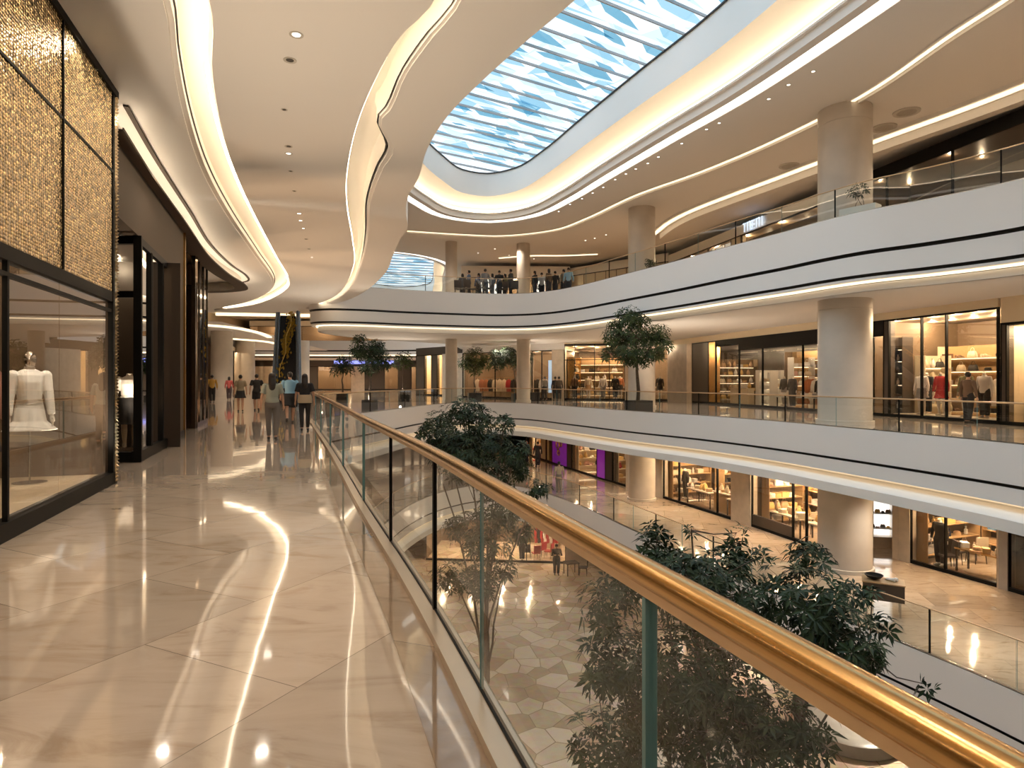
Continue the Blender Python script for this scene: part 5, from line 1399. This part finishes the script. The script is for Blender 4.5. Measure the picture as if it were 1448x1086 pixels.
# strokes of the small blue white sign
st = []
for k in range(5):
    x = k*.42
    st += [(x,x+.06,0,.5),(x+.24,x+.30,0,.5),(x,x+.30,.44,.5)] if k in (1,3) else [(x,x+.30,.44,.5),(x+.12,x+.18,0,.5)] if k == 0 else [(x,x+.06,0,.5),(x,x+.28,0,.06),(x,x+.24,.22,.28),(x,x+.28,.44,.5)] if k == 2 else [(x+.05,x+.16,0,.5)]
marks(st, -.08, SGN, 'shop_sign', 'small blue white lit sign above the upper shop windows', 'sign', qu, 9.78, S_(1053))
st = [(0,.16,0,.9),(.45,.6,0,.75),(.45,1.3,.7,.85),(.8,.92,0,.75),(1.15,1.3,0,.75),(1.5,2.2,.7,.85),(1.8,1.98,0,.75),(2.05,2.2,.35,.85)]
marks(st, .20, mat('letters', (.9,.86,.8), .5, emit=.5), 'window_lettering', 'pale lettering in the upper shop window', 'lettering', qu, 8.75, S_(1004))
mb = MB().obox(p0, uu, nu, S_(1048), Lu, .5, .55, ZL3, 9.5)
struct('wall_upper', mb, [M['shop_dark']])
p0, p1 = Wm(1180), Wm(1520)
tV, qv, Lv = shop('dark glazed upper floor shop right of the tall column', p0, p1, ZL3, 10.3, [(3,'g'),(6,'g'),(9,'g'),(99,'g')], hdr=.4, hmat='black_metal', depth=4, lights=3, power=60, wall='shop_dark')
p0, p1 = (4.6,51.5), Wm(945); S_ = lambda px: on(p0, p1, px)
tW, qw, Lw = shop('cream panelled upper floor wall behind the second column', p0, p1, ZL3, 10.5, [(S_(826),'c'),(S_(842),'c'),(S_(857),'c'),(S_(872),'c'),(S_(886),'c'),(S_(915),'c'),(99,'c')], hdr=.6, hmat='soffit_paint', depth=3, lights=0, fmat='dark_bronze')
p0, p1 = (-4.0,50.2), (4.6,50.6); S_ = lambda px: on(p0, p1, px)
tY, qy, Ly = shop('far upper floor shops with white graphic posters', p0, p1, ZL3, 10.5, [(S_(673),'c'),(S_(696),'g'),(S_(714),'g'),(S_(733),'g'),(S_(752),'g'),(S_(773),'g'),(S_(793),'c'),(99,'g')], hdr=.9, hmat='soffit_paint', fmat='dark_bronze', depth=3.5, lights=5, power=220, wall='shop_wall')
_, uy, ny = frame_of(p0, p1)
for a, b, z0_, z1_, lab in ((676,692,8.5,9.45,'square white graphic poster in the far upper shop window'),(698,711,8.2,9.1,'second white graphic poster in the far upper shop window, next to the square one'),(757,771,8.3,9.7,'tall white poster right of the far upper column')):
    mb = MB().obox(p0, uy, ny, S_(a), S_(b), .2, .24, z0_, z1_)
    w_ = S_(b)-S_(a); r2 = random.Random(a)
    for k in range(7):
        cx_, cz_ = S_(a)+w_*r2.uniform(.2,.8), lerp(z0_,z1_,r2.uniform(.2,.8)); rr = w_*r2.uniform(.1,.22)
        pts = [qy(cx_+rr*math.cos(t*.5), .18, cz_+rr*math.sin(t*.5)) for t in range(10)]
        mb.tube(pts, .03, 5, 1)
    tag(mb.build('poster', [M['panel_white'], mat('poster_ink', (.12,.13,.16), .6)], None, qy(S_(a),.2,z0_)), lab, 'poster')
mb = MB().obox(p0, uy, ny, S_(796), S_(803), .4, .5, ZL3+.1, 8.4)
tag(mb.build('light_panel', [M['panel_blue']], None, qy(S_(803),.4,ZL3)), 'pale blue lit panel in the upper shop near the cream wall', 'light panel')

# ================================================================ more displays seen through the panes
def side_shelf(q, u, s_, d0, d1, z0, levels, label, desc, group, kinds, cols, pitch=.42, sc=1.2, m='shop_wall', back='shop_wall'):
    n = (-u[1], u[0]); o = q(s_, 0, 0)
    q2_ = lambda s, d, z: (o[0]+n[0]*s-u[0]*d, o[1]+n[1]*s-u[1]*d, z)
    shelf_unit(q2_, n, d0, d1, 0, z0, levels, label, m, back)
    fill_shelf(q2_, n, d0, d1, 0, z0, levels, desc, group, kinds, cols, rnd, pitch, sc)
ware = ['vase','handbag','hat','folded_clothes','gift_box','bottle']
side_shelf(qa, ua, 5.3, .6, 3.6, 0, [.3,.8,1.3,1.8,2.3], 'left side shelf behind the first pane of the black framed shop', 'left side of black framed shop', ga, ['handbag','folded_clothes','vase'], ['cream','tan','gold','white'])
side_shelf(qa, ua, 9.3, 1.1, 2.6, 0, [.2,.65,1.1,1.55], 'white freestanding shelf behind the second pane of the black framed shop', 'freestanding unit of black framed shop', ga, ['folded_clothes','gift_box'], ['white','cream'], .36, 1.15, 'white_gloss', 'white_gloss')
side_shelf(qa, ua, 11.9, 1.3, 2.6, 0, [.2,.7,1.2,1.7,2.2], 'tall freestanding shelf behind the wide pane of the black framed shop', 'tall unit of black framed shop', ga, ['handbag','folded_clothes','hat'], ['white','blush','rust','cream'], .38, 1.2, 'white_gloss', 'tan_wall')
side_shelf(qb, ub, 1.35, 1.5, 2.8, 0, [.5,1.0,1.5,2.0], 'left side shelf in the bright shop behind the red dress', 'left side of bright shop', gb, ['handbag','vase','pair_of_shoes'], ['white','cream','black'], .4, 1.2, 'cream_panel', 'cream_panel')
rack(qb, ub, 3.2, 5.2, 2.1, 0, 'clothes rack deep in the bright shop behind the white top mannequin', ['white','cream','brown','black'], 'in the bright shop', gb, rnd, 1.7, n=7)
side_shelf(qd, ud, .62, .6, 2.9, 0, [.3,.9,1.5,2.1,2.7], 'left side shelf of the warm shop behind the potted tree', 'left side of warm shop', gd, ware, ['gold','brown','cream','black'], .55, 1.5, 'gold', 'tan_wall')
side_shelf(q4, u4, .62, .4, 2.9, Z1, [.3,.8,1.3,1.8,2.3], 'left side shelf of the homeware shop', 'left side of homeware shop', g4, ware, wc+['brown'], .4, 1.35, 'tan_wall', 'shop_wall')
side_shelf(q4, u4, 3.3, 1.7, 2.9, Z1, [.3,.75,1.2,1.65], 'freestanding shelf in the middle of the homeware shop', 'middle unit of homeware shop', g4, ware, wc+['black'], .38, 1.3, 'tan_wall', 'shop_wall')
side_shelf(q5, u5, .62, .5, 2.3, Z1, [.3,.8,1.3,1.8,2.3], 'left side shelf of the furniture shop', 'left side of furniture shop', g5, ware, wc+['brown','white'], .38, 1.35, 'tan_wall', 'shop_wall')
side_shelf(q6, u6, S6(1289)+.3, .4, 3.2, Z1, [.3,.8,1.3,1.8,2.3], 'left side shelf of the jewellery shop', 'left side of jewellery shop', 'goods in the jewellery shop', ware, ['blue','white','tan','gold','navy'], .4, 1.3, 'tan_wall', 'shop_dark')
side_shelf(q2, u2, S2(809) if False else on(LP['b'], LP['c'], 811), .4, 2.6, Z1, [.3,.85,1.4,1.95], 'left side shelf of the shop beside the purple panel', 'left side of purple panel shop', 'goods beside the purple panel', ware, ['white','gold','black','blush'], .45, 1.4, 'cream_panel', 'cream_panel')
side_shelf(q3, u3, on(LP['c'], LP['d'], 867), .4, 2.6, Z1, [.3,.85,1.4,1.95], 'left side shelf of the shop left of the round column', 'left side of shop by round column', 'goods by the round column', ware, ['red','white','gold','cream'], .45, 1.3, 'cream_panel', 'tan_wall')
side_shelf(q1, u1, .62, .4, 2.6, Z1, [.4,1.0,1.6], 'left side shelf of the far timber walled shop', 'timber walled shop', 'goods in the timber walled shop', ware, ['white','red','blue','gold'], .5, 1.4, 'cream_panel', 'white_gloss')
side_shelf(qA, uA, 6.4, 2.6, 4.3, 0, [.4,.9,1.4,1.9], 'shelf at the back left of the gold storefront', 'back of gold storefront', 'goods in the gold storefront', ['handbag','folded_clothes','hat'], ['tan','cream','brown','rust'], .4, 1.1, 'tan_wall', 'shop_wall')
shelf_unit(qA, uA, 8.4, 11.6, 3.6, 0, [.4,.95,1.5,2.05], 'back shelf wall of the gold storefront', 'tan_wall', 'shop_dark')
fill_shelf(qA, uA, 8.4, 11.6, 3.6, 0, [.4,.95,1.5,2.05], 'back wall of gold storefront', 'goods in the gold storefront', ['handbag','folded_clothes','vase','pair_of_shoes'], ['tan','cream','black','white'], rnd, .45, 1.15)
rack(qA, uA, 8.6, 10.6, 2.9, 0, 'clothes rack behind the white dress in the gold storefront', ['black','brown','grey','rust'], 'in the gold storefront', 'goods in the gold storefront', rnd, 1.6, n=7)
# seats along the upper balcony
for i, px in enumerate((648,658,671,691,711,727)):
    chair('dark chair by the upper balcony railing, %s from the left' % ORD[i], ((px-CX)*39.0/F, 39.0-.3*(i%2), ZL3), .6*i, 'chair_cloth', 'chairs on the upper balcony')
# ================================================================ trees
def leafmat(name, a, b, rough=.42):
    m = bpy.data.materials.new(name); m.use_nodes = True; nt = m.node_tree; p = nt.nodes['Principled BSDF']
    g = nt.nodes.new('ShaderNodeNewGeometry'); n = nt.nodes.new('ShaderNodeTexNoise'); n.inputs['Scale'].default_value = 3.5; n.inputs['Detail'].default_value = 3
    r = nt.nodes.new('ShaderNodeValToRGB'); r.color_ramp.elements[0].position = .35; r.color_ramp.elements[1].position = .68
    r.color_ramp.elements[0].color = (*a, 1); r.color_ramp.elements[1].color = (*b, 1)
    nt.links.new(g.outputs['Position'], n.inputs['Vector']); nt.links.new(n.outputs['Fac'], r.inputs['Fac']); nt.links.new(r.outputs['Color'], p.inputs['Base Color'])
    p.inputs['Roughness'].default_value = rough; p.inputs['Specular IOR Level'].default_value = .3
    return m
M['leaf'] = leafmat('leaf_dark', (.009,.021,.009), (.034,.062,.022), .5)
M['leaf2'] = leafmat('leaf_mid', (.02,.04,.012), (.085,.115,.035), .5)
mk('bark', (.10,.075,.055), .8, var=(20,.3), bump=(40,.4)); mk('soil', (.05,.035,.025), .9); mk('planter_black', (.02,.019,.018), .35)
def px3(px, py, D): return Vector(((px-CX)*D/F, D, EH-(py-HY)*D/F))
def tree(label, base, D, blobs, leaf, dens, stems, trunk_r, seed, cat='tree', group=None, fm='leaf', palm=7, spread=.7, name='tree', fork=.5, floor_z=0):
    """blobs: (px, py, radius px) clumps of foliage at about distance D; stems: number of stems from the base."""
    rnd = random.Random(seed)
    t = thing(name, label, cat, base, group)
    B = [(px3(x, y, D) + Vector((0, rnd.uniform(-1,1)*spread*1.2, 0)), r*D/F) for x, y, r in blobs]
    cen = sum((b for b, _ in B), Vector())/len(B)
    wood, fol = MB(), MB()
    b0 = Vector(base)
    tops = []
    for k in range(stems):
        a = 2*PI*k/stems + rnd.random()
        tgt = B[int(k*len(B)/stems)][0] if stems > 1 else cen
        s0 = b0 + Vector((math.cos(a), math.sin(a), 0))*(.16 if stems > 1 else 0)
        p = []
        for i in range(7):
            f = i/6
            q = s0.lerp(Vector((lerp(s0.x,tgt.x,f**1.6), lerp(s0.y,tgt.y,f**1.6), lerp(s0.z,tgt.z,f))), 1)
            p.append(q + Vector((rnd.uniform(-1,1), rnd.uniform(-1,1), 0))*trunk_r*(.9 if 0 < i < 6 else 0))
        wood.tube(p, [trunk_r*(1-.68*i/6) for i in range(7)], 8); tops.append(p)
    for bc, br in B:
        st = min(tops, key=lambda p: min((q-bc).length for q in p[2:]))
        j = min(range(2, 7), key=lambda i: (st[i]-bc).length + max(0, st[i].z-bc.z+br*.3)*2)
        src = st[j]; mid = src.lerp(bc, .5) + Vector((0,0,-.12*(bc-src).length+.05))
        r0 = trunk_r*.34
        wood.tube([src, mid, bc], [r0, r0*.7, r0*.45], 6)
        n = max(3, int(dens*(br/leaf)**2))
        for _ in range(n):
            v = Vector((rnd.gauss(0,1), rnd.gauss(0,1), rnd.gauss(0,1))).normalized()
            rr = br*(.35+.75*rnd.random()**.6)
            c = bc + Vector((v.x*rr, v.y*rr*1.1, v.z*rr*.8))
            if rnd.random() < .35: wood.tube([bc.lerp(c,.15), bc.lerp(c,.6)+Vector((0,0,-.03)), c], [r0*.3, r0*.22, r0*.12], 3, cap=False)
            dr = (v + Vector((0,0,.55)) + Vector((rnd.uniform(-.4,.4), rnd.uniform(-.4,.4), rnd.uniform(-.2,.3)))).normalized()
            x = dr.orthogonal().normalized(); y = dr.cross(x)
            ph = rnd.random()*2*PI; L0 = leaf*rnd.uniform(.7,1.2)
            for k in range(palm):
                a = ph + 2*PI*k/palm + rnd.uniform(-.2,.2)
                out = (x*math.cos(a)+y*math.sin(a)); d = (out*1.0 + dr*rnd.uniform(-.05,.45)).normalized()
                sd = d.cross(dr).normalized(); L = L0*rnd.uniform(.75,1.1); w = L*.17
                o = c + d*L*.12; nrm = sd.cross(d)
                m1 = o + d*L*.45 + nrm*L*.03; tip = o + d*L - Vector((0,0,L*.22))
                fol.add([o, m1+sd*w, m1-nrm*w*.35, m1-sd*w, tip], [(0,2,1),(0,3,2),(1,2,4),(2,3,4)])
    wood.build('trunk', [M['bark']], t); fol.build('foliage', [M[fm]], t, ang=0)
    return t
def planter(label, x, y, z, w, d, h, rz, mtl='planter_black'):
    t = thing('planter', label, 'planter', (x,y,z), None, rz)
    mb = MB()
    n = [(w/2,d/2)]
    mb.box(0,0,0,w,d,h-.05); 
    for sx_, sy, a, b in ((0,1,w,.06),(0,-1,w,.06),(1,0,.06,d-.12),(-1,0,.06,d-.12)):
        mb.box(sx_*(w/2-.03), sy*(d/2-.03), h-.05, a, b, .05)
    mb.build('box', [M[mtl]], t); MB().box(0,0,h-.045,w-.14,d-.14,.03).build('soil', [M['soil']], t)
    return t
def base_at(px, D, z): return ((px-CX)*D/F, D, z)
tree('tall bushy tree rising through the void in the foreground, right of the glass joint', base_at(1010,12.6,Z0), 12.2,
     [(960,805,56),(1050,792,26),(1049,758,13),(1034,772,12),(1062,774,10),(940,756,13),(990,760,10),(915,772,10),(1150,800,12),(1212,826,9),(1268,935,10),(1000,835,70),(930,782,34),(1110,820,55),(1165,800,30),(1186,828,20),(1228,870,18),(1140,880,62),(1065,900,70),(865,870,44),(905,835,40),(880,935,55),(835,925,22),(960,930,76),
      (1030,985,76),(850,1020,48),(930,1030,72),(1010,1060,66),(1090,1000,52),(1085,1060,46),(800,1085,24),(1262,952,22),(1225,925,20),(1190,905,20),(1180,985,18),(1160,1045,16),(905,1090,60),(1000,1110,60)],
     .225, 8.5, 6, .05, 21, spread=.8, palm=7)
tree('multi stemmed tree with its crown just above the brass handrail, further off', base_at(685,24.2,Z0), 24,
     [(655,580,24),(620,606,28),(676,592,26),(712,600,16),(650,630,38),(606,612,16),(692,640,36),(728,640,22),(735,664,20),(762,690,15),(700,676,30),(655,660,30),(705,715,30),(735,750,26),(690,760,32),(655,740,26),(640,800,24),(680,815,28),(715,800,18),(745,715,16)],
     .25, 8, 11, .055, 8, spread=1.0, fm='leaf', palm=7)
tree('tall potted tree on the walkway opposite, in front of the second column', base_at(902,30.3,.5), 29.4,
     [(888,448,17),(905,452,13),(868,476,17),(900,476,24),(930,472,17),(885,500,18),(920,498,18),(860,498,11),(940,488,11),(905,508,14),(872,458,10)], .22, 14, 1, .10, 3, fm='leaf2', palm=5, spread=.3)
planter('black box planter under the tall potted tree', *base_at(903,30.3,0), 1.0, .9, .52, .44)
tree('pale green potted tree far across the void, left of the dark leaved one', base_at(671,50,.45), 50, [(672,505,16),(660,514,11),(686,512,11),(672,520,10)], .3, 13, 1, .08, 4, fm='leaf2', palm=5, spread=.5)
planter('black planter of the pale green potted tree', *base_at(671,50,0), 1.0, 1.0, .47, .2)
tree('dark leaved potted tree far across the void, beside the pale green one', base_at(733,46,.5), 46, [(722,504,15),(741,503,12),(702,503,12),(716,496,8),(735,516,10),(705,514,9)], .28, 15, 1, .09, 5, fm='leaf', palm=5, spread=.5)
planter('black planter of the dark leaved potted tree', *base_at(733,46,0), .9, .9, .52, .2)
planter('wide black planter standing right of the dark leaved tree', *base_at(750,45.2,0), 1.25, .9, .6, .1)
tree('dark tree at the left end of the walkway opposite, behind the railing bend', base_at(523,32.5,.45), 32.5, [(520,497,19),(505,494,12),(538,503,14),(524,516,15),(513,482,10),(532,488,10),(545,515,8)], .2, 13, 1, .07, 6, fm='leaf', palm=5, spread=.5)
planter('black planter of the tree at the railing bend', *base_at(523,32.5,0), .8, .8, .47, .2)
tree('small round tree right of the tree at the railing bend', base_at(571,45,.45), 45, [(571,506,10),(564,514,8),(578,514,8)], .3, 11, 1, .06, 7, fm='leaf2', palm=5, spread=.4)
planter('black planter of the small round tree', *base_at(571,45,0), .8, .8, .47, .2)
tree('blackish green tree behind the tree at the railing bend', base_at(484,47,.45), 47, [(486,512,12),(478,522,9),(494,522,9)], .3, 12, 1, .07, 9, fm='leaf', palm=5, spread=.4)
planter('black planter of the blackish green tree', *base_at(484,47,0), .8, .8, .47, .2)
tree('leafy plant in a white trough by the tall upper column', base_at(1216,20.3,ZL3+.36), 20.3, [(1214,266,9),(1222,270,8),(1207,272,8)], .16, 6, 3, .012, 12, cat='plant', name='potted_plant', palm=6, spread=.15)
planter('white trough planter on the upper balcony by the tall column', *base_at(1216,20.3,ZL3), 1.1, .45, .4, -.9, 'white_gloss')
tree('leafy plant in a pot on the upper balcony right of the second column', base_at(918,32,ZL3+.3), 32, [(916,371,7),(922,373,6)], .16, 6, 3, .012, 13, cat='plant', name='potted_plant', palm=6, spread=.15)
planter('low dark planter on the upper balcony right of the second column', *base_at(918,32,ZL3), .7, .5, .35, -.6)
rp = MB(); rp.lathe((10.9,20.6,Z0), [(1.42,0),(1.5,.06),(1.5,.42),(1.44,.46),(1.1,.46),(1.08,.40),(0,.40)], 40)
tag(rp.build('round_planter', [M['stone_grey']], None, (10.9,20.6,Z0)), 'round stone planter on the ground floor behind the big tree', 'planter')

fill_uplight(-7.35, 32.5, .5, -8.2, 30, 5.7, 900, 2.2); fill_uplight(-7.9, 45, .5, -8.5, 42, 4.2, 500, 2.2)  # added upward fill beside the planters, without fixtures
fill_uplight(7.0, 31.4, .1, 9, 32, 4.2, 500, 2.4); fill_uplight(.8, 46, .55, 2, 46, 4.2, 500, 2.4); fill_uplight(-2.9, 50, .5, -2, 50, 4.2, 500, 2.4)  # more added fill for the ceilings opposite
# gold garland hanging over the escalator
gl = MB(); rnd = random.Random(2)
pts = []
for i in range(40):
    f = i/39; s_ = lerp(1.6, 10.6, f); off_ = lerp(.45, -.30, f)+.08*math.sin(f*14)
    p = e0 + ea*s_ + Vector((en[0]*off_, en[1]*off_, rise*s_/run + .75)); pts.append(p)
    for k in range(12 if f > .35 else 2):
        q = p + Vector((rnd.gauss(0,.16), rnd.gauss(0,.1), -rnd.random()*.5)); r_ = rnd.uniform(.04,.08)
        gl.add([q+Vector((r_,0,0)), q+Vector((0,r_*.4,r_*1.6)), q-Vector((r_,0,0)), q-Vector((0,-r_*.3,r_*1.6))], [(0,1,2,3)])
gl.tube(pts, .03, 6)
mk('garland_gold', (.75,.48,.08), .4, metal=.5)
tag(gl.build('garland', [M['garland_gold']], None, tuple(pts[0])), 'golden garland trailing down along the escalator', 'garland')

# ================================================================ downlights
mk('vent_grey', (.42,.36,.31), .5); mk('lens', (1,.95,.85), .3, emit=4, ecol=(1,.9,.75)); mk('lens_off', (.10,.09,.08), .2, metal=.4); mk('trim_ring', (.60,.56,.50), .4)
def dl_proto(on_):
    t = thing('downlight', 'downlight', 'downlight', (0,0,80))
    BASE[t.name] = (0,0,0)
    MB().lathe((0,0,0), [(.62,0),(.98,-.06),(1.0,0),(.98,.03),(.62,.03)], 20).build('ring', [M['trim_ring']], t)
    MB().lathe((0,0,0), [(.001,-.012),(.60,-.012),(.60,.03),(.001,.031)], 16).build('lens', [M['lens' if on_ else 'lens_off']], t)
    return t
DLP = {}
def downlight(px, py, z, r, on_, label, group):
    at = P(px, py, z) + (z-.031*r,)
    if on_ not in DLP:
        DLP[on_] = t = dl_proto(on_); t.location = at; t['label'] = label; t['group'] = group; t.scale = (r,r,r)
    else:
        dup(DLP[on_], at, 0, label, group, (r,r,r))
row = [(419,49,1,.085),(410,85,0,.085),(402,155,0,.05),(408,207,0,.07),(408,217,1,.07),(411,242,0,.05),(416,270,0,.05),(423,302,1,.08),(425,312,1,.07),(429,323,1,.06),(433,338,0,.06),(437,352,0,.06),(441,364,1,.06)]
for i, (x, y, o_, r) in enumerate(row):
    downlight(x, y, ZC, r, bool(o_), '%s recessed downlight, %s from the near end of the walkway ceiling row' % ('lit' if o_ else 'unlit', ORD[i]), 'walkway ceiling downlights')
up_row = [(1150,101),(1115,120),(1087,140),(1017,174),(999,183),(964,203),(931,222),(916,231),(899,239),(885,246),(870,254),(853,265),(838,273),(823,281),(806,289),(790,299)]
for i, (x, y) in enumerate(up_row):
    downlight(x, y, ZT, .085, True, 'lit downlight in the top ceiling, %s from the right beside the white light ring' % ORD[i], 'downlights beside the white light ring')
for i, (x, y) in enumerate([(857,332),(841,337),(828,340),(700,352),(676,358),(755,366),(720,361)]):
    downlight(x, y, ZT, .10, True, 'lit downlight in the top ceiling left of the second column, %s from the right' % ORD[i], 'downlights left of the second column')
for i, (x, y) in enumerate([(1443,170),(1395,187),(1309,215),(1244,240)]):
    downlight(x, y, 10.35 if False else ZT, .09, True, 'lit downlight above the dark upper shop, %s from the right' % ORD[i], 'downlights above the dark upper shop')
for i, (x, y) in enumerate([(1250,180),(1116,234),(1282,158)]):
    at = P(x, y, ZT) + (ZT-.03,)
    v = thing('ceiling_vent', 'round grey air vent in the top ceiling, %s' % ['right of the tall column','left of the tall column','furthest right'][i], 'vent', at, 'top ceiling vents')
    MB().lathe((at[0],at[1],at[2]), [(.001,.004),(.29,.004),(.31,-.015),(.42,-.012),(.43,.03)], 28).build('rim', [M['trim_ring']], v)
    mb = MB()
    for k in range(7):
        x = -.24+.08*k; l = 2*math.sqrt(.30**2-x*x)
        mb.box(at[0]+x, at[1], at[2]-.012, .018, l, .014)
    mb.build('grille', [M['vent_grey']], v)
